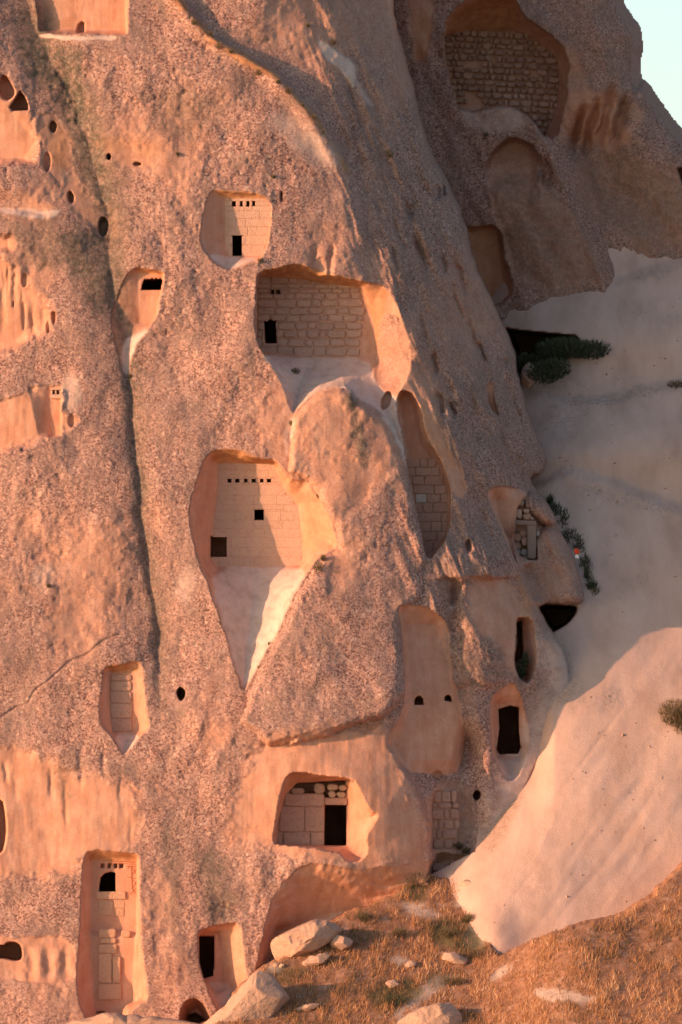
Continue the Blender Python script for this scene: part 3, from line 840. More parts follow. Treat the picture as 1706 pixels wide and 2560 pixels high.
# ledges running across
for pts, dd in (([(1300, 1235), (1420, 1180), (1500, 1195), (1580, 1225), (1706, 1270), (1960, 1300)], .45), ([(1250, 760), (1400, 730), (1560, 700), (1706, 650), (1960, 600)], .3), ([(1330, 985), (1450, 1004), (1560, 996), (1640, 966), (1960, 930)], .3)):
    yy = np.interp(X, [p[0] for p in pts], [p[1] for p in pts])
    C.D += (dd * (sstep(18, -18, Y - yy + 10 * C.wob) - sstep(18, -160, Y - yy))).astype(np.float32)
C.pit([(1255, 818), (1300, 825), (1440, 838), (1452, 850), (1420, 900), (1360, 915), (1320, 960), (1285, 960), (1270, 880)], C.at(1350, 860) + 12, 6)
C.pit([(1335, 1506), (1443, 1515), (1441, 1534), (1420, 1560), (1384, 1581), (1362, 1560), (1350, 1535)], C.at(1400, 1540) + 9, 5)
for poly, v in (([(1360, 985), (1450, 1000), (1560, 985), (1600, 965), (1670, 958), (1670, 970), (1600, 990), (1560, 1004), (1460, 1006), (1400, 996)], 1.0),
                ([(1330, 930), (1440, 940), (1480, 1020), (1440, 1100), (1380, 1130), (1330, 1020)], .55),
                ([(1450, 1210), (1560, 1235), (1706, 1270), (1706, 1300), (1560, 1270), (1470, 1240)], .7),
                ([(1580, 690), (1640, 680), (1706, 660), (1706, 672), (1640, 700), (1590, 704)], .8),
                ([(1640, 785), (1706, 780), (1706, 800), (1650, 800)], .6),
                ([(1440, 1740), (1560, 1700), (1560, 1760), (1460, 1780)], .55),
                ([(1360, 1640), (1440, 1650), (1480, 1740), (1420, 1790), (1360, 1760), (1330, 1720)], .6),
                ([(1460, 1500), (1620, 1420), (1640, 1440), (1480, 1540)], .35)):
    C.mask('lichen_shade', poly, v * .6, 22, 22)
C.mask('ochre_glow', [(1270, 1920), (1310, 1930), (1300, 2000), (1270, 2090), (1220, 2150), (1200, 2060), (1220, 1990)], .6, 30, 16)
C.mask('ochre_glow', [(1380, 1560), (1420, 1640), (1440, 1740), (1370, 1780), (1310, 1760), (1320, 1680)], .4, 30, 16)
C.D += (fbm(X * M, Y * M, .35, 3, 311) * .010 + fbm(X * M, Y * M, .12, 2, 315) * .03 * (C.m['lichen_shade'] + C.m['ochre_glow'])).astype(np.float32)
hidden = sdf([(1000, 380), (1190, 380), (1200, 1480), (1330, 1590), (1318, 1780), (1308, 1900), (1232, 1950), (1205, 2040), (1190, 2130), (1000, 2230)], X, Y) < 0
sand = C.build('sand_slope', MAT['sand'], ~hidden)
tag(sand, 'pale dusty slope beside the cliff', kind='structure')

# ------------------------------------------------------------------ the ridge behind, top right
B = Field(900, 1990, -330, 880, 2.8, 41)
X, Y = B.X, B.Y
base_b = 16.9 + (585 - Y) * M * .24 + (np.maximum(X - 1450, 0) ** 2 * 8e-6) * sstep(450, 200, Y) + np.maximum(X - 1500, 0) * M * .13
base_b = base_b + fbm(X * M, Y * M, 3.5, 3, 401) * .28 + fbm(X * M, Y * M, 1.3, 3, 407) * .18
ra_, rb_ = (X * .90 - Y * .44) * M, (X * .44 + Y * .90) * M
# buttress with the arched hollow, descending to the right
xc_ = polyline(Y, [(1230, -330), (1300, 262), (1370, 372), (1446, 560), (1508, 712), (1540, 900)])
u_ = (X - xc_) * M
fin = 15.6 + (705 - Y) * M * .22 + np.where(u_ < 0, .05 * -u_ + .03 * u_ * u_, 1.5 * u_ + .25 * u_ * u_) + fbm(X * M, Y * M, 2.2, 3, 411) * .3
base_b = base_b + fbm(ra_ * 1.2, rb_ * .5, 1.6, 3, 433) * .5
base_b = base_b + np.where(u_ > 0, 1.3 * np.exp(-((u_ - 1.2) / 1.3) ** 2), 0) * sstep(250, 420, Y) * sstep(610, 470, Y)
base_b = base_b + .9 * np.exp(-((X - 1120) / 34) ** 2) * sstep(180, 300, Y)
hk = .25
fin = fin + fbm(ra_ * 1.4, rb_ * .5, 1.3, 3, 437) * .35
hh = np.clip(.5 + .5 * (fin - base_b) / hk, 0, 1)
B.D = (fin * (1 - hh) + base_b * hh - hk * hh * (1 - hh)).astype(np.float32)
yB = B.at(1350, 60) + 1.7
B.funnel([(1106, 100), (1112, 45), (1150, 10), (1200, -20), (1290, -16), (1310, 40), (1345, 62), (1396, 96), (1424, 140), (1424, 190), (1404, 330), (1372, 350), (1330, 300), (1270, 262), (1150, 288), (1132, 230), (1112, 150)],
         [(1112, 92), (1200, 84), (1285, 78), (1345, 112), (1388, 150), (1394, 210), (1386, 270), (1362, 340), (1325, 290), (1260, 258), (1150, 284), (1134, 230), (1114, 140)], yB + .24, .5, 4, wall=True)
B.mask('ochre_glow', [(1110, 88), (1116, 45), (1180, 0), (1290, -10), (1300, 50), (1285, 78), (1200, 84)], .75, 10, 4)
yh = B.at(1280, 400)
B.funnel([(1206, 470), (1212, 420), (1226, 384), (1250, 354), (1284, 340), (1318, 350), (1346, 378), (1356, 410), (1352, 520), (1230, 560)],
         [(1222, 470), (1226, 410), (1240, 384), (1262, 362), (1290, 352), (1318, 366), (1330, 400), (1320, 500), (1260, 500)], lambda x, y: yh + .95 * sstep(500, 370, y) + (400 - y) * M * .22, .6, 5, carved=.7, csoft=20)
B.groove(1366, 432, 14, 36, .5)
B.ell(1600, 240, 10, 10, .1, 8)
for q_ in ((1440, 330, 12, 60), (1476, 316, 13, 70), (1512, 290, 15, 74), (1548, 300, 15, 60)):
    B.groove(q_[0], q_[1], q_[2], q_[3], .9, .26)
B.mask('ochre_glow', [(1430, 260), (1500, 220), (1575, 250), (1580, 320), (1560, 370), (1440, 380), (1420, 330)], .25, 40, 34)
B.mask('carved', [(1420, 250), (1500, 215), (1580, 250), (1570, 370), (1440, 380), (1400, 330)], .8, 60, 40)
B.funnel([(1150, 560), (1180, 570), (1250, 556), (1262, 640), (1290, 730), (1240, 775), (1200, 740)], [(1170, 580), (1240, 572), (1250, 640), (1260, 730), (1230, 760), (1210, 730)], B.at(1220, 600) + .7, .5, 3)
B.mask('ochre_glow', [(1150, 562), (1250, 560), (1260, 640), (1280, 730), (1240, 770), (1200, 730)], .3, 10, 5)
B.mask('carved', [(1000, -200), (1100, -200), (1085, 60), (1070, 160), (1030, 150)], .85, 18, 8)
B.mask('ochre_glow', [(1030, 60), (1080, 40), (1072, 160), (1040, 150)], .3, 18, 8)
B.m['lichen_shade'] = np.maximum(B.m['lichen_shade'], (.16 * (1 - B.m['carved']) * (1 - B.m['ochre_glow'])).astype(np.float32))
B.mask('carved', [(1210, 440), (1350, 440), (1420, 520), (1490, 640), (1500, 720), (1300, 740), (1240, 560)], .62, 50, 26)
B.mask('carved', [(1420, 390), (1560, 380), (1800, 440), (1990, 520), (1990, 640), (1500, 620)], .6, 60, 30)
B.mask('carved', [(1385, 90), (1440, 120), (1470, 200), (1440, 330), (1390, 350)], .6, 30, 16)
for poly, v in (([(1210, 440), (1350, 440), (1420, 520), (1490, 640), (1500, 720), (1300, 740), (1240, 560)], .38), ([(1420, 390), (1560, 380), (1800, 440), (1990, 520), (1990, 640), (1500, 620)], .38)):
    B.mask('lichen_shade', poly, v, 60, 30)
B.mask('lichen_shade', [(1340, 430), (1400, 450), (1500, 640), (1480, 690), (1400, 600)], .3, 20, 10)
B.mask('dust', [(1130, 270), (1200, 280), (1262, 262), (1310, 285), (1330, 310), (1280, 325), (1180, 330)], .5, 20, 12)
B.pit([(1690, 420), (1720, 412), (1760, 430), (1750, 470), (1706, 465)], B.at(1700, 440) + 2, 8)
B.rough(1.1)
OUT_B = [(300, -900), (1520, -900), (1538, -330), (1536, 0), (1548, 40), (1574, 70), (1584, 100), (1580, 150), (1580, 215), (1610, 228), (1625, 250), (1650, 290), (1706, 372), (1780, 440), (1990, 560), (1990, 900), (300, 900)]
so = sdf(smooth_poly(OUT_B, 1), X, Y) + B.wob * 5
ed = np.clip((so + 60) / 60, 0, 1)
B.D += (1.1 * (1 - np.sqrt(np.clip(1 - ed * ed, 0, 1)))).astype(np.float32)
B.D = np.where(so > 0, B.D + so * .9, B.D).astype(np.float32)
ridge = B.build('rock_ridge', MAT['ridge'], (B.D < 40) & ((Y < 795) | (X > 1560)))
tag(ridge, 'shaded grey brown tuff ridge at the top right', kind='structure')

# ------------------------------------------------------------------ grassy hillside in front
G = Field(360, 1990, 2060, 2760, 3.2, 51)
X, Y = G.X, G.Y
OUT_D = [(330, 2900), (440, 2600), (560, 2560), (600, 2480), (650, 2430), (700, 2400), (780, 2345), (850, 2296), (930, 2262), (1000, 2226), (1050, 2188), (1110, 2196), (1170, 2190), (1225, 2214), (1252, 2246),
         (1240, 2290), (1228, 2346), (1234, 2384), (1264, 2384), (1330, 2352), (1440, 2318), (1530, 2300), (1600, 2262), (1650, 2222), (1680, 2190), (1706, 2160), (1800, 2100), (1990, 2040), (2200, 2900)]


def hill_depth(sx, sy):
    z = (2560 - sy) * M
    return -7.5 + 1.5 * z - 2.6 * sstep(1180, 1460, sx) + .25 * (np.minimum(sx, 1200) - 900) * M * .3


G.D = hill_depth(X, Y).astype(np.float32)
G.D += fbm(X * M, Y * M, 2.5, 4, 501) * .35 + fbm(X * M, Y * M, .4, 3, 507) * .07
for poly in ([(990, 2250), (1060, 2262), (1120, 2290), (1060, 2300), (1010, 2280)], [(1060, 2450), (1150, 2430), (1100, 2480), (1060, 2500), (1010, 2540), (960, 2560)], [(1220, 2440), (1290, 2405), (1260, 2440), (1230, 2455)],
             [(1330, 2480), (1380, 2470), (1500, 2490), (1490, 2505), (1390, 2510)], [(1170, 2310), (1215, 2290), (1220, 2340), (1190, 2380), (1150, 2360)], [(960, 2400), (1030, 2390), (1010, 2420)],
             [(1130, 2250), (1230, 2240), (1200, 2270), (1140, 2280)], [(990, 2530), (1130, 2510), (1060, 2580), (980, 2580)], [(660, 2420), (720, 2410), (690, 2440)]):
    G.mask('dust', poly, .85, 16, 10)
for poly, v in (([(1000, 2180), (1070, 2180), (1080, 2240), (1000, 2260)], .7), ([(1060, 2310), (1150, 2290), (1220, 2360), (1170, 2390), (1090, 2360)], .8), ([(900, 2480), (1020, 2440), (1080, 2480), (960, 2540)], .8),
                ([(660, 2420), (800, 2410), (700, 2480)], .5), ([(1040, 2430), (1160, 2420), (1120, 2470), (1060, 2470)], .5)):
    G.mask('lichen_shade', poly, v, 30, 14)
so = sdf(smooth_poly(OUT_D, 1), X, Y) + G.wob * 7
ed = np.clip((so + 14) / 14, 0, 1)
G.D += (.12 * (1 - np.sqrt(np.clip(1 - ed * ed, 0, 1)))).astype(np.float32)
G.D = np.where(so > 0, G.D + so * .25, G.D).astype(np.float32)
hill = G.build('hillside', MAT['soil'], (so < 30))
tag(hill, 'dry grassy hillside in front of the cliff', kind='structure')

# far ground so that nothing floats over a void
gv = [(-400, -60, -14), (400, -60, -14), (900, 1500, -14), (-900, 1500, -14)]
ground = mesh_obj('ground', gv, [(0, 1, 2, 3)], MAT['soil'])
tag(ground, 'valley floor', kind='structure')

# ------------------------------------------------------------------ masonry
def stone_mesh(x0, x1, y0, y1, Yf, thick, ch, jit, r, shear=0.0):
    """a dressed block: eight-sided face, chamfered, slightly proud in the middle (world coordinates)"""
    w, h = x1 - x0, y1 - y0
    c = min(ch, w * .3, h * .3)
    j = lambda k=1.0: (r.random() - .5) * 2 * jit * k
    pts = [(x0 + c, y0), (x1 - c, y0), (x1, y0 + c), (x1, y1 - c), (x1 - c, y1), (x0 + c, y1), (x0, y1 - c), (x0, y0 + c)]
    pts = [(a + j(), b_ + j()) for a, b_ in pts]
    mx, my = (x0 + x1) / 2, (y0 + y1) / 2
    dy = (r.random() - .5) * jit * .012
    v = []
    for ring, (k, d) in enumerate(((1.0, thick), (1.0, c * M * .55), (None, 0.0))):
        for a, b_ in pts:
            if k is None:
                a2 = a + max(-c, min(c, (mx - a))) * .55
                b2 = b_ + max(-c, min(c, (my - b_))) * .55
            else:
                a2, b2 = a, b_
            v.append(P(a2, b2 + (a2 - mx) * 0 + shear * (a2 - x0), Yf + d + dy))
    v.append(P(mx, my + shear * (mx - x0), Yf - c * M * .18 + dy))
    f = []
    for ring in (0, 8):
        for k in range(8):
            k2 = (k + 1) % 8
            f.append((ring + k, ring + 8 + k, ring + 8 + k2, ring + k2))
    for k in range(8):
        f.append((16 + k, 24, 16 + (k + 1) % 8))
    f = [tuple(reversed(q)) for q in f]
    return v, f


def cut(rect, holes):
    out = [rect]
    for hx0, hx1, hy0, hy1 in holes:
        nxt = []
        for (x0, x1, y0, y1) in out:
            if hx1 <= x0 or hx0 >= x1 or hy1 <= y0 or hy0 >= y1:
                nxt.append((x0, x1, y0, y1))
                continue
            if hy0 > y0:
                nxt.append((x0, x1, y0, hy0))
            if hy1 < y1:
                nxt.append((x0, x1, hy1, y1))
            a, b_ = max(y0, hy0), min(y1, hy1)
            if hx0 > x0:
                nxt.append((x0, hx0, a, b_))
            if hx1 < x1:
                nxt.append((hx1, x1, a, b_))
        out = nxt
    return [q for q in out if q[1] - q[0] > 3 and q[3] - q[2] > 3]


def masonry(name, label, rows, span, wid, Yf, mat, holes=(), gap=1.2, ch=2.5, jit=.5, skip=(), seed=1, slope=0.0, piece='block', thick=.22, special=(), xc=0, vary=0.0, lean_=0.0, cat='stone wall'):
    r = random.Random(seed)
    x_mid = sum(span(rows[len(rows) // 2][0])) / 2
    root = empty(name, P(x_mid, rows[-1][1], Yf))
    tag(root, label, cat)
    for (y0, y1) in rows:
        xa, xb = span((y0 + y1) / 2)
        x = xa - r.random() * wid * .5
        while x < xb:
            w = wid * (.5 + 1.1 * r.random())
            if xb - (x + w) < wid * .4:
                w = xb - x
            rect = (max(x, xa), min(x + w, xb), y0 + (r.random() - .5) * vary, y1 + (r.random() - .5) * vary)
            x += w
            if rect[1] - rect[0] < 4:
                continue
            for (a, b_, c_, d_) in cut(rect, holes):
                mx, my = (a + b_) / 2, (c_ + d_) / 2
                if any(s[0] <= mx <= s[1] and s[2] <= my <= s[3] for s in skip):
                    continue
                m_ = mat
                for s in special:
                    if s[0] <= mx <= s[1] and s[2] <= my <= s[3]:
                        m_ = s[4]
                sh = slope * (a - xc) if slope else 0
                v, f = stone_mesh(a + gap / 2, b_ - gap / 2, c_ + gap / 2 + sh, d_ - gap / 2 + sh, Yf + lean_ * (rows[-1][1] - my) * M + (r.random() - .5) * vary * .012, thick, ch, jit, r, slope)
                mesh_obj(piece, v, f, m_, root)
    return root


def rows_of(*ys):
    return [(ys[i], ys[i + 1]) for i in range(len(ys) - 1)]


masonry('ashlar_wall', 'sunlit smooth stone front with four small holes above a dark doorway', rows_of(496, 527, 546, 567, 589, 612, 641), lambda y: (563, np.interp(y, [497, 520, 600, 640], [672, 681, 676, 656])), 70, W1, MAT['ashlar'],
        holes=[(582, 605, 590, 642), (581, 590, 503, 515), (601, 607, 503, 515), (617, 624, 503, 516), (632, 638, 503, 515)], gap=.7, ch=1.0, jit=.25, seed=3)
masonry('block_wall', 'broad coursed stone wall filling the large shaded niche with a small dark doorway', rows_of(689, 708, 721, 733, 748, 769, 787, 805, 825, 846, 867, 892), lambda y: (642, np.interp(y, [690, 722, 780, 830, 892], [880, 898, 914, 904, 900])), 34, W2, MAT['tan'],
        holes=[(661, 690, 803, 858), (678, 685, 725, 734), (692, 700, 725, 734)], gap=1.5, ch=4.5, jit=1.3, seed=5, vary=3.2, lean_=.0)
masonry('ashlar_wall', 'tall pale stone front with six square holes in a row and one square window', rows_of(1157, 1176, 1193, 1212, 1238, 1262, 1278, 1300, 1322, 1343, 1368, 1392, 1417), lambda y: (np.interp(y, [1160, 1230, 1340, 1400], [546, 545, 531, 530]), np.interp(y, [1157, 1226, 1262, 1392, 1417], [686, 714, 745, 757, 750])), 62, W3, MAT['ashlar'],
        holes=[(530, 567, 1343, 1392), (637, 660, 1274, 1300), (570, 579, 1197, 1206), (589, 599, 1197, 1206), (611, 619, 1197, 1206), (630, 640, 1197, 1206), (651, 659, 1197, 1206), (668, 678, 1197, 1206)], gap=.45, ch=.8, jit=.25, seed=9)
masonry('blocked_doorway', 'narrow niche walled up with five pale blocks below a thin dark-edged lintel', rows_of(1686, 1703, 1728, 1758, 1796, 1830), lambda y: (276, np.interp(y, [1680, 1830], [329, 332])), 200, W5, MAT['tan'], gap=1.4, ch=3, jit=.6, seed=12)
# stones in the lower niche
root = empty('doorway_wall', P(780, 2110, W6))
tag(root, 'shaded wall of large blocks beside a tall black doorway near the cliff foot', 'stone wall')
rr = random.Random(4)
for (a, b_, c_, d_, nm) in ((712, 812, 1985, 2016, 'block'), (700, 762, 2016, 2080, 'block'), (762, 812, 2016, 2080, 'block'), (690, 708, 2081, 2111, 'block'), (709, 776, 2081, 2112, 'block'), (777, 812, 2081, 2113, 'block'), (813, 868, 1996, 2013, 'lintel'),
                            (728, 762, 1970, 1985, 'stone'), (784, 812, 1958, 1985, 'stone'), (820, 842, 1976, 1995, 'stone'), (842, 866, 1978, 1995, 'stone'), (818, 846, 1960, 1976, 'stone'), (846, 868, 1962, 1978, 'stone')):
    v, f = stone_mesh(a + .8, b_ - .8, c_ + .8, d_ - .8, W6 + (.02 * rr.random()), .3, 7 if nm == 'stone' else 2.2, 1.2 if nm == 'stone' else .6, rr)
    mesh_obj(nm, v, f, MAT['tan'] if nm != 'stone' else MAT['rubble'], root)
# hidden block wall on the right flank
masonry('block_wall', 'narrow shaded wall of long blocks with one whitish stone behind the rock nose', rows_of(1146, 1168, 1190, 1213, 1235, 1257, 1281, 1304, 1329, 1352, 1383, 1404), lambda y: (np.interp(y, [1146, 1200, 1300, 1400], [1004, 1012, 1036, 1056]), np.interp(y, [1146, 1190, 1240, 1340, 1400], [1086, 1104, 1122, 1124, 1090])), 38, W4, MAT['dim'],
        gap=1.3, ch=1.8, jit=.5, seed=21, vary=1.2, special=[(1034, 1062, 1236, 1256, MAT['white'])], lean_=.10)
# walled arched doorway at the foot of the cliff
masonry('blocked_doorway', 'arched doorway walled up with rounded blocks at the shaded cliff foot', rows_of(1976, 2006, 2021, 2049, 2073, 2098, 2122), lambda y: (np.interp(y, [1976, 2010, 2080, 2120], [1086, 1079, 1079, 1084]), np.interp(y, [1976, 2006, 2060, 2078, 2098, 2122], [1138, 1149, 1151, 1149, 1137, 1130])), 24, WD, MAT['dim'], gap=2.0, ch=3.5, jit=.9, seed=33, vary=1.5)
# the big wall in the arch of the ridge
masonry('rubble_wall', 'large rough stone wall in many courses under the shaded arch at the top right', rows_of(78, 96, 110, 124, 139, 156, 171, 186, 202, 217, 232, 248, 264, 280, 297, 313, 330, 346), lambda y: (np.interp(y, [78, 140, 230, 285, 346], [1108, 1110, 1126, 1140, 1310]), np.interp(y, [78, 110, 145, 200, 260, 346], [1310, 1360, 1398, 1400, 1394, 1368])), 19, yB, MAT['brown'],
        gap=3.4, ch=6, jit=1.6, seed=44, slope=.045, xc=1250, vary=3, piece='stone', skip=[(1168, 1202, 232, 275), (1234, 1248, 118, 150), (1172, 1205, 160, 178), (1330, 1345, 165, 180)],
        special=[(1264, 1318, 232, 262, MAT['tan']), (1360, 1392, 240, 262, MAT['tan']), (1330, 1350, 286, 320, MAT['rubble'])])
# small carved front on the far left
root = empty('carved_panel', P(138, 1090, WL))
tag(root, 'tiny sunlit lintel with two holes above a tall pale recess on the left edge', 'carving')
for (a, b_, c_, d_) in cut((126, 154, 970, 996), [(132, 138, 976, 986), (142, 149, 975, 986)]):
    v, f = stone_mesh(a, b_, c_, d_, WL - .05, .14, .6, .1, rr)
    mesh_obj('lintel', v, f, MAT['ashlar'], root)

# painted niche: sill, blocks and lattice
root = empty('painted_front', P(285, 2250, W7))
tag(root, 'painted rock front with four small holes, arched black window and red lattice', 'carving')
v, f = stone_mesh(241, 314, 2229, 2248, W7 - .07, .2, 1.5, .5, rr)
mesh_obj('sill', v, f, MAT['plaster'], root)
for (a, b_, c_, d_) in ((246, 284, 2250, 2288), (286, 312, 2250, 2270), (288, 311, 2271, 2292)):
    v, f = stone_mesh(a, b_, c_, d_, W7 - .02, .15, 2, .8, rr)
    mesh_obj('block', v, f, MAT['plaster'], root)
lines = [((272, 2152), (346, 2156), 2.2), ((272, 2157), (344, 2161), 1.4), ((316, 2166), (345, 2166), 1.8), ((329, 2166), (331, 2222), 2.0), ((346, 2160), (346, 2240), 1.6), ((318, 2192), (346, 2197), 1.8), ((331, 2168), (345, 2192), 1.6), ((345, 2168), (331, 2186), 1.4),
         ((331, 2198), (345, 2216), 1.5), ((345, 2200), (330, 2222), 1.4), ((331, 2222), (344, 2238), 1.4), ((345, 2216), (326, 2236), 1.4), ((316, 2174), (325, 2166), 1.2), ((226, 2160), (226, 2200), 1.4), ((218, 2158), (217, 2210), 1.4)]
pv, pf = [], []
for (a, b_), (c_, d_), w in lines:
    if a < 230:
        continue
    ln = math.hypot(c_ - a, d_ - b_)
    nx_, ny_ = -(d_ - b_) / ln * w / 2, (c_ - a) / ln * w / 2
    k = len(pv)
    pv += [P(a + nx_, b_ + ny_, W7 - .012), P(c_ + nx_, d_ + ny_, W7 - .012), P(c_ - nx_, d_ - ny_, W7 - .012), P(a - nx_, b_ - ny_, W7 - .012)]
    pf.append((k, k + 1, k + 2, k + 3))
mesh_obj('painted_lattice', pv, pf, MAT['paint'], root)
root = empty('step_wall', P(272, 2470, W7))
tag(root, 'stack of pale blocks under the painted niche at the bottom left', 'stone wall')
for (a, b_, c_, d_) in ((247, 290, 2322, 2344), (250, 290, 2345, 2359), (246, 292, 2360, 2383), (246, 280, 2384, 2458), (282, 302, 2392, 2456), (246, 304, 2460, 2500), (304, 326, 2326, 2344)):
    v, f = stone_mesh(a, b_, c_, d_, W7 - .28 - .03 * rr.random(), .2, 3, 1.0, rr)
    mesh_obj('block', v, f, MAT['plaster'], root)

# rubble-filled doorway with timber
root = empty('rubble_doorway', P(1318, 1400, WR))
tag(root, 'small doorway choked with loose stones under a timber beam on the right flank', 'doorway')
for (a, b_, c_, d_, m_) in ((1298, 1311, 1250, 1266, 'rubble'), (1290, 1304, 1272, 1296, 'rubble'), (1307, 1328, 1282, 1300, 'tan'), (1310, 1324, 1272, 1283, 'rubble'), (1326, 1334, 1292, 1300, 'rubble'), (1282, 1303, 1334, 1354, 'dim'), (1298, 1318, 1326, 1342, 'dim'), (1304, 1320, 1342, 1364, 'dim'),
                            (1281, 1302, 1355, 1374, 'dim'), (1282, 1302, 1374, 1392, 'white'), (1303, 1320, 1372, 1390, 'white'), (1296, 1322, 1391, 1410, 'white'), (1341, 1350, 1328, 1340, 'white'), (1341, 1350, 1350, 1368, 'rubble')):
    v, f = stone_mesh(a, b_, c_, d_, WR - .55 + .2 * rr.random(), .3, 6, 1.2, rr)
    mesh_obj('stone', v, f, MAT[m_], root)
v, f = stone_mesh(1286, 1342, 1300, 1311, WR - .75, .3, 2, 1.0, rr, .05)
mesh_obj('lintel', v, f, MAT['wood'], root)
v, f = stone_mesh(1319, 1340, 1312, 1396, WR - .72, .25, 3, 1.5, rr)
mesh_obj('post', v, f, MAT['wood'], root)
root = empty('stone_ledge', P(1118, 2205, A.at(1118, 2160)))
tag(root, 'little stone ledge with a square block over a dark gap below the walled arch', 'ledge')
yl = A.at(1100, 2122) - .2
for (a, b_, c_, d_, m_) in ((1083, 1124, 2158, 2176, 'dim'), (1127, 1142, 2152, 2172, 'tan'), (1126, 1140, 2174, 2200, 'dim'), (1144, 1166, 2168, 2182, 'rubble'), (1076, 1092, 2140, 2156, 'dim')):
    v, f = stone_mesh(a, b_, c_, d_, yl + .1 * rr.random(), .4, 2.5, 1.0, rr)
    mesh_obj('stone', v, f, MAT[m_], root)


# ------------------------------------------------------------------ loose rocks
def rock(name, label, outline, Yc, front, backt, seed, mat='boulder', cat='boulder', amp=.07, tilt=(0, 0), group=None, sm=1, nseg=64, nring=16, facet=.5):
    """boulder with this outline and a real thickness, front and back domed"""
    o = smooth_poly(outline, sm)
    a = np.asarray(o, float)
    c = a.mean(0)
    a = c + (a - c) * 1.12
    ang = np.arctan2(a[:, 1] - c[1], a[:, 0] - c[0])
    rad = np.hypot(a[:, 0] - c[0], a[:, 1] - c[1])
    k = np.argsort(ang)
    th = np.linspace(-math.pi, math.pi, nseg, endpoint=False)
    R = np.interp(th, ang[k], rad[k], period=2 * math.pi)
    verts, faces = [], []
    size = rad.mean() * M

    def ring(r, s):
        px = c[0] + np.cos(th) * R * r
        py = c[1] + np.sin(th) * R * r
        prof = (1 - r ** 2.6) ** .62
        n = fbm(px * M / size * 1.3 + seed, py * M / size * 1.3 + s * 9, .9, 4, seed) * amp * size * 2.2 * (1 - .6 * (r > .99))
        yy = Yc - s * prof * (front if s > 0 else backt) + n + ((px - c[0]) * tilt[0] + (py - c[1]) * tilt[1]) * M
        return [P(px[i], py[i], yy[i]) for i in range(nseg)]
    rs = [((j + 1) / nring) ** .8 for j in range(nring)]
    verts.append(P(c[0], c[1], Yc - front))
    for r_ in rs:
        verts += ring(r_, 1)
    for r_ in reversed(rs[:-1]):
        verts += ring(r_, -1)
    verts.append(P(c[0], c[1], Yc + backt))
    nr = 2 * nring - 1
    for i in range(nseg):
        faces.append((0, 1 + i, 1 + (i + 1) % nseg))
    for j in range(nr - 1):
        for i in range(nseg):
            i2 = (i + 1) % nseg
            faces.append((1 + j * nseg + i, 1 + (j + 1) * nseg + i, 1 + (j + 1) * nseg + i2, 1 + j * nseg + i2))
    last = len(verts) - 1
    for i in range(nseg):
        faces.append((last, 1 + (nr - 1) * nseg + (i + 1) % nseg, 1 + (nr - 1) * nseg + i))
    va = np.asarray(verts)
    mid = np.array(P(c[0], c[1], Yc))
    ext = np.abs(va - mid).max(0) + 1e-6
    q = (va - mid) / ext
    rp = np.random.RandomState(seed)
    for _ in range(16):
        nrm = np.array([rp.normal(0, .7), -abs(rp.normal(.9, .5)), rp.normal(.1, .7)])
        nrm /= np.linalg.norm(nrm)
        off = (q @ nrm).max() * rp.uniform(.7, .93)
        dq = np.maximum(q @ nrm - off, 0)
        q -= dq[:, None] * nrm * .92
    va = mid + q * ext
    va[:, 1] += fbm(va[:, 0], va[:, 2], .16, 3, seed + 3) * .03 * min(1, size)
    verts = va.tolist()
    ob = mesh_obj(name, verts, faces, MAT[mat], None, False)
    tag(ob, label, cat, group)
    return ob


def hd(sx, sy):
    return G.at(sx, sy)


rock('boulder', 'big tilted pale boulder leaning at the cliff foot by the black doorway', [(488, 2572), (560, 2528), (610, 2470), (642, 2432), (664, 2440), (690, 2436), (716, 2450), (747, 2488), (730, 2502), (690, 2530), (650, 2580), (560, 2640), (500, 2620)], -7.1, .9, 1.2, 61, amp=.16)
rock('boulder', 'long pale boulder lying under the hollow overhang', [(680, 2370), (684, 2350), (716, 2322), (748, 2308), (820, 2306), (862, 2318), (862, 2332), (826, 2344), (822, 2364), (780, 2378), (730, 2402), (690, 2408)], -4.1, .7, .9, 64, amp=.16)
rock('stone', 'broken pale stone at the right end of the long boulder', [(826, 2346), (850, 2334), (886, 2350), (872, 2370), (832, 2374)], -4.0, .35, .4, 66, cat='rock')
rock('stone', 'flat broken stone lying in front of the long boulder', [(760, 2402), (800, 2388), (820, 2380), (822, 2396), (790, 2414), (756, 2416)], -4.7, .3, .4, 68, cat='rock')
rock('stone', 'pale wedge-shaped stone in the middle of the grass', [(1108, 2386), (1120, 2378), (1150, 2388), (1178, 2402), (1168, 2416), (1120, 2412), (1108, 2400)], hd(1140, 2400) - .15, .3, .5, 70, cat='rock')
rock('stone', 'square pale stone sunk in the grass right of the tilted boulder', [(962, 2456), (985, 2450), (1004, 2456), (1000, 2474), (966, 2470)], hd(985, 2460) - .1, .25, .4, 72, cat='rock')
rock('stone', 'flat pale stone beside the grass tuft below the walled arch', [(1010, 2410), (1040, 2402), (1042, 2416), (1014, 2420)], hd(1025, 2412) - .1, .2, .3, 73, cat='rock')
rock('stone_slab', 'wide pale rock slab at the bottom edge of the grass', [(985, 2570), (1030, 2536), (1090, 2514), (1128, 2508), (1150, 2530), (1160, 2620), (990, 2640)], hd(1070, 2550) - .2, .4, .8, 75, cat='rock')
rock('stone_slab', 'low pale slab peeping from the grass right of the tilted boulder', [(728, 2528), (760, 2514), (800, 2506), (790, 2520), (745, 2536)], hd(760, 2520) - .1, .25, .4, 77, cat='rock')
rock('stone_slab', 'pale rock ledge along the very bottom left edge', [(150, 2600), (180, 2556), (240, 2548), (270, 2534), (330, 2546), (430, 2552), (540, 2572), (640, 2640), (150, 2660)], -6.4, .6, 1.4, 79, cat='rock')
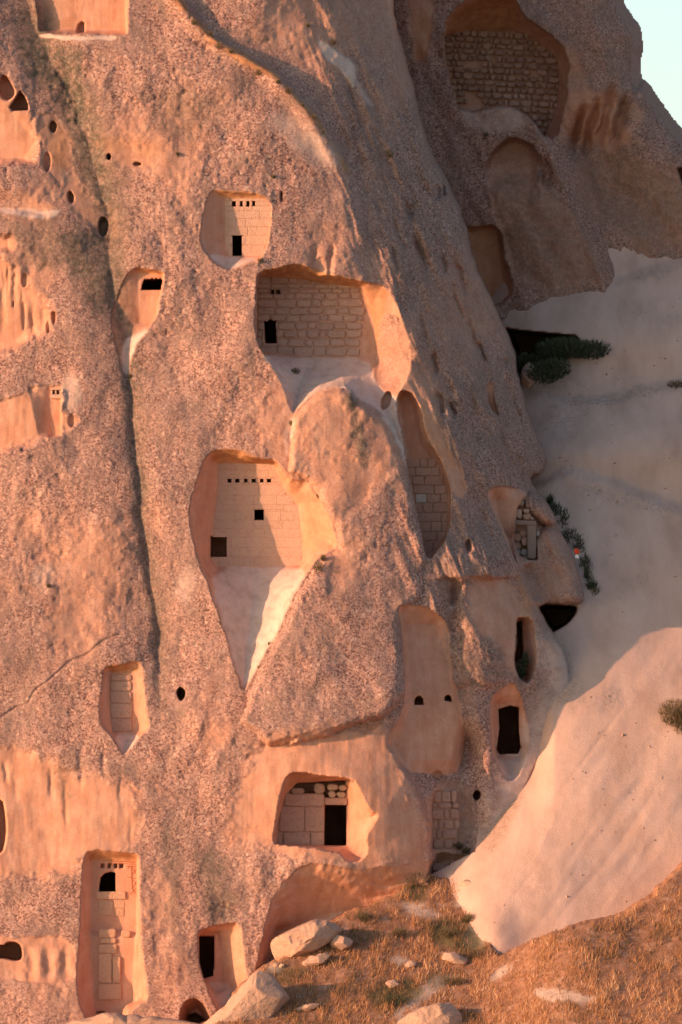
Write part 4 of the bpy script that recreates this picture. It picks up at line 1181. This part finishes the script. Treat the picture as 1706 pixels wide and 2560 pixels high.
rock('stone', 'rusty rock lump where the sand meets the walled arch', [(1150, 2176), (1170, 2150), (1190, 2140), (1198, 2158), (1192, 2176), (1166, 2190)], A.at(1170, 2160) - .2, .3, .5, 81, mat='rubble', cat='rock')
rock('stone', 'grey stone below the rusty rock lump', [(1150, 2206), (1190, 2196), (1198, 2214), (1170, 2226), (1148, 2220)], hd(1170, 2215) - .25, .25, .5, 83, mat='rubble', cat='rock')
rock('stone', 'pale rounded stone standing before the dark cave on the slope', [(1304, 952), (1306, 920), (1316, 906), (1332, 908), (1342, 924), (1336, 950), (1322, 968), (1308, 966)], C.at(1330, 975) - .5, .4, .5, 85, mat='boulder', cat='rock')
rock('stone', 'flat stone in a bare patch of the grass near the sand', [(1150, 2226), (1170, 2218), (1186, 2226), (1170, 2236)], hd(1165, 2228) - .1, .2, .3, 87, cat='rock')
for i, (a, b_) in enumerate(((662, 2398), (676, 2408), (690, 2412), (668, 2418), (704, 2414))):
    rock('stone', ('topmost small stone in the shade left of the long boulder', 'second small stone down beside the long boulder', 'small stone touching the long boulder at its lower left', 'leftmost low stone in the shade of the overhang', 'rightmost small stone under the long boulder')[i], [(a - 7, b_ + 3), (a - 3, b_ - 6), (a + 6, b_ - 5), (a + 8, b_ + 4), (a, b_ + 7)], hd(a, b_) - .1, .12, .15, 90 + i, cat='rock', group='pebbles by the overhang', nseg=20, nring=5)

# ------------------------------------------------------------------ plants
def blades(name, pts, mat, parent=None, origin=None):
    """pts: list of (root, tip, width, tint)"""
    n = len(pts)
    v = np.empty((n, 3, 3), np.float32)
    tint = np.empty((n, 3), np.float32)
    for i, (a, b_, w, tn) in enumerate(pts):
        a = np.asarray(a)
        b_ = np.asarray(b_)
        s = np.array([math.cos(i * 2.4), math.sin(i * 2.4) * .5, 0]) * w / 2
        v[i, 0] = a - s
        v[i, 1] = a + s
        v[i, 2] = b_
        tint[i] = tn
    org = np.asarray(origin if origin is not None else (0, 0, 0), np.float32)
    me = bpy.data.meshes.new(name)
    me.from_pydata((v.reshape(-1, 3) - org).tolist(), [], [(3 * i, 3 * i + 1, 3 * i + 2) for i in range(n)])
    at = me.attributes.new('tint', 'FLOAT', 'POINT')
    at.data.foreach_set('value', tint.ravel())
    me.materials.append(mat)
    o = bpy.data.objects.new(name, me)
    COL.objects.link(o)
    if parent is not None:
        o.parent = parent
        o.location = tuple(org - np.asarray(parent.location, np.float32))
    else:
        o.location = tuple(org)
    return o


def shrub(name, label, clumps, n, mat, seed, ln=.16, wd=.035, cat='shrub', group=None, up=.7):
    """clumps: (sx, sy, rx, ry, Y); leaves fill each clump and stems run up into it"""
    r = random.Random(seed)
    base = P(clumps[0][0], clumps[0][1] + clumps[0][3], clumps[0][4])
    root = empty(name, base)
    tag(root, label, cat, group)
    pts, stems = [], []
    for (sx, sy, rx, ry, Yc) in clumps:
        for _ in range(n):
            while True:
                u, v_, w = r.uniform(-1, 1), r.uniform(-1, 1), r.uniform(-1, 1)
                if u * u + v_ * v_ + w * w < 1:
                    break
            p = np.array(P(sx + u * rx, sy + v_ * ry, Yc + w * min(rx, ry * 1.5) * M))
            d = np.array([u * .7 + r.uniform(-.5, .5), w * .7 + r.uniform(-.4, .4), up + r.uniform(-.5, .5)])
            d /= np.linalg.norm(d)
            L = ln * r.uniform(.5, 1.3)
            pts.append((p - d * L * .4, p + d * L * .6, wd * r.uniform(.6, 1.3), min(1, max(0, .5 - v_ * .3 + r.uniform(-.3, .3)))))
        b0 = np.array(P(sx, sy + ry * .9, Yc))
        for _ in range(max(4, n // 60)):
            tip = np.array(P(sx + r.uniform(-.7, .7) * rx, sy - r.uniform(0, .7) * ry, Yc + r.uniform(-.4, .4) * rx * M))
            stems.append((b0, tip, .03, .15))
    blades('foliage', pts, mat, root, base)
    sm_ = blades('stem', stems, MAT['olive'], root, base)
    if len(clumps) > 1:
        sm_['kind'] = 'stuff'
    return root


def cd(sx, sy):
    return C.at(sx, sy)


yc = slope_depth(1400, 900)
shrub('shrub', 'dark green spreading shrub at the cave mouth on the pale slope', [(1390, 872, 55, 26, yc - .6), (1470, 872, 62, 24, yc - .5), (1420, 868, 50, 26, yc - .8)], 900, MAT['green'], 5, .20, .05)
shrub('shrub', 'lower dark green shrub beside the rounded stone on the slope', [(1362, 930, 48, 30, yc - 1.3), (1390, 920, 42, 26, yc - 1.3)], 800, MAT['green'], 6, .18, .05)
shrub('shrub', 'shadowed green scrub filling the left side of the cave mouth', [(1306, 912, 20, 30, yc + .6), (1330, 900, 34, 20, yc + .6)], 350, MAT['green'], 7, .18, .05)
shrub('bush', 'round dry olive bush at the right edge on the sunlit slope', [(1690, 1780, 46, 34, cd(1690, 1800) - .3), (1720, 1800, 40, 46, cd(1700, 1810) - .3)], 900, MAT['olive'], 8, .26, .03, 'bush')
sp = [(1376, 1250, 9, 15), (1388, 1274, 17, 18), (1410, 1300, 16, 30), (1424, 1338, 22, 22), (1446, 1364, 14, 30), (1462, 1404, 17, 20), (1468, 1436, 10, 24), (1480, 1462, 15, 10)]
shrub('hedge_strip', 'dark strip of scrub growing down behind the rubble doorway block', [(a, b_, c_, d_, cd(a, b_) - .15) for a, b_, c_, d_ in sp], 150, MAT['green'], 9, .22, .035)
shrub('scrub', 'brown dry scrub along the lower end of the dark strip', [(a + 8, b_ + 14, c_, d_, cd(a, b_) - .2) for a, b_, c_, d_ in sp[3:]], 90, MAT['olive'], 19, .2, .025, 'scrub')
shrub('shrub', 'dark plant at the foot of the tall black slot on the right flank', [(1302, 1676, 14, 26, back(1330, 1680, -.2)), (1314, 1650, 10, 22, back(1340, 1650, -.1))], 260, MAT['green'], 10, .12, .04)
shrub('shrub', 'dry plant on the sill of the tall pale niche', [(796, 1416, 16, 12, back(800, 1424, -.1)), (808, 1394, 8, 7, back(812, 1400, -.1))], 170, MAT['olive'], 11, .14, .022)
shrub('shrub', 'small dry tuft on the dusty floor of the large niche', [(739, 926, 13, 8, A.at(739, 932) - .06)], 130, MAT['olive'], 12, .14, .02)
for i, (a, b_, k, lab) in enumerate(((486, 55, 8, 'small tuft highest on the orange crease'), (524, 86, 13, 'largest green tuft on the orange crease'), (549, 113, 12, 'tuft just below the largest on the orange crease'), (578, 128, 7, 'small tuft in the upper run of the orange crease'),
                                     (646, 180, 11, 'round tuft halfway along the orange crease'), (695, 204, 6, 'tiny tuft right of the round one on the crease'), (721, 226, 9, 'brownish tuft on the lower orange crease'), (756, 262, 5, 'tiny tuft in the lower orange crease'), (784, 293, 10, 'tuft near the lower end of the orange crease'), (808, 330, 4, 'tiniest tuft at the lower end of the orange crease'),
                                     (833, 105, 9, 'dark tuft beside the white scar near the top'), (770, 62, 6, 'dark little tuft left of the white scar near the top'), (975, 384, 12, 'green tuft on the grey upper right flank'), (652, 651, 8, 'tuft at the sill corner of the small walled niche'),
                                     (730, 1057, 8, 'tuft in the notch above the tall niche'), (796, 1238, 7, 'tuft on the rim right of the tall niche'), (650, 1668, 7, 'tuft beside the white chute tip'), (676, 1610, 6, 'little tuft higher beside the white chute'), (122, 1463, 6, 'tiny tuft on the pale spot at the left'),
                                     (445, 384, 6, 'brown tuft on the pale band near the top left'), (684, 440, 6, 'dry tuft above the small walled niche'), (1216, 336, 8, 'green tuft under the stone wall arch'), (325, 940, 6, 'tuft at the foot of the dusty gully chute'))):
    dd = (B.at(a, b_) if a == 1216 else A.at(a, b_)) - .05
    shrub('tuft', lab, [(a, b_, k, k * .8, dd)], 60 + k * 6, MAT['olive'], 100 + i, .11, .02, 'plant', 'tufts growing on the cliff')
shrub('grass_tuft', 'dark dry tuft on the ledge above the grey foot of the walled arch', [(1146, 2114, 14, 8, A.at(1146, 2118) - .1), (1166, 2126, 12, 8, A.at(1166, 2128) - .1)], 160, MAT['olive'], 140, .12, .03, 'plant')
shrub('grass_tuft', 'brown scrub patch at the right edge of the upper slope', [(1690, 960, 26, 10, cd(1690, 965) - .1), (1730, 955, 30, 12, cd(1700, 960) - .1)], 220, MAT['olive'], 141, .14, .03, 'plant')

for i, (a, b_, rx, ry, lab) in enumerate(((1180, 2384, 34, 18, 'grey scrub clump beside the tip of the pale sand'), (1120, 2330, 30, 14, 'grey green scrub clump on the upper grass'), (1046, 2200, 36, 20, 'tall olive scrub clump under the overhang end'), (1170, 2296, 20, 12, 'brown scrub clump by the sand edge'),
                                           (990, 2500, 40, 16, 'olive scrub clump low in the grass'), (912, 2290, 22, 12, 'dry scrub clump at the crack of the overhang'), (1252, 2244, 16, 12, 'dry scrub sprig at the end of the grass spur'), (1000, 2330, 22, 14, 'dark scrub sprig amid the upper grass'), (1130, 2452, 34, 12, 'pale olive scrub below the wedge-shaped stone'))):
    shrub('scrub', lab, [(a, b_, rx, ry, hd(a, b_ + ry * .6) - .15)], 260, MAT['olive'] if i != 4 else MAT['green'], 160 + i, .2, .022, 'scrub', 'scrub clumps on the hillside')
# hillside grass
gr = random.Random(77)
NB = 120000
rs_ = np.random.RandomState(5)
gx = rs_.uniform(420, 1960, NB)
gy = 2150 + rs_.rand(NB) ** .9 * 600
ins = sdf(smooth_poly(OUT_D, 1), gx, gy) < -1
gx, gy = gx[ins], gy[ins]
ii = np.clip(((gy - G.ys[0]) / G.step).astype(int), 0, len(G.ys) - 1)
jj = np.clip(((gx - G.xs[0]) / G.step).astype(int), 0, len(G.xs) - 1)
dust_ = G.m['dust'][ii, jj]
green_ = G.m['lichen_shade'][ii, jj]
dep = G.D[ii, jj]
clump = fbm(gx, gy, 26, 3, 601)
keep = (rs_.rand(len(gx)) > dust_ * 1.05) & (rs_.rand(len(gx)) < .62 + clump * 1.0)
patch = fbm(gx, gy * 1.6, 110, 3, 611)
pts = []
for a, b_, d_, gq, cl, pt in zip(gx[keep], gy[keep], dep[keep], green_[keep], clump[keep], patch[keep]):
    p = np.array(P(a, b_, d_ - .01))
    hgt = (.07 + .18 * gr.random() ** 1.5) * (1 + .7 * max(cl, -.4))
    tip = p + np.array([gr.gauss(.02, .07), gr.gauss(-.02, .06), hgt])
    tn = .56 + cl * .30 + gr.gauss(0, .2) - gq * .45 - .16 * max(0, min(1, (1250 - a) / 300)) + .45 * pt
    pts.append((p, tip, .022 + .02 * gr.random(), min(1, max(0, tn))))
grass = blades('grass', pts, MAT['grass'])
tag(grass, 'dry orange grass covering the hillside', 'grass', kind='stuff')

# loose stones on the pale slope
rg = np.random.RandomState(31)
gv_, gf_ = [], []
cnt = 0
while cnt < 1500:
    a, b_ = rg.uniform(1120, 1900), rg.uniform(620, 2380)
    i_ = int((b_ - C.ys[0]) / C.step)
    j_ = int((a - C.xs[0]) / C.step)
    if rg.rand() > .03 + .9 * C.m['lichen_shade'][i_, j_] + .7 * C.m['ochre_glow'][i_, j_] + 1.5 * max(0, C.wob[i_, j_] - .3):
        continue
    sz = .012 + .05 * rg.rand() ** 4
    p = np.array(P(a, b_, float(C.D[i_, j_]))) + np.array([0, -sz * .3, 0])
    k = len(gv_)
    for d_ in ((1, 0, 0), (-1, 0, 0), (0, 1, 0), (0, -1, 0), (0, 0, 1), (0, 0, -1)):
        gv_.append(p + np.array(d_) * sz * rg.uniform(.6, 1.3, 3) + rg.normal(0, sz * .15, 3))
    for f_ in ((0, 2, 4), (2, 1, 4), (1, 3, 4), (3, 0, 4), (2, 0, 5), (1, 2, 5), (3, 1, 5), (0, 3, 5)):
        gf_.append(tuple(k + q for q in f_))
    cnt += 1
gravel = mesh_obj('gravel', gv_, gf_, MAT['boulder'])
tag(gravel, 'loose small stones scattered over the pale slope', 'gravel', kind='stuff')

# red and white cloth caught on the scrub
rock('cloth_scrap', 'scrap of red cloth caught in the dark scrub strip', [(1434, 1372), (1448, 1370), (1449, 1384), (1440, 1386)], 5.9, .06, .06, 150, mat='red', cat='cloth', nseg=20, nring=5)
rock('cloth_scrap', 'white scrap just below the red cloth in the scrub strip', [(1438, 1388), (1446, 1386), (1448, 1396), (1441, 1396)], 5.85, .05, .05, 151, mat='cloth', cat='cloth', nseg=20, nring=5)
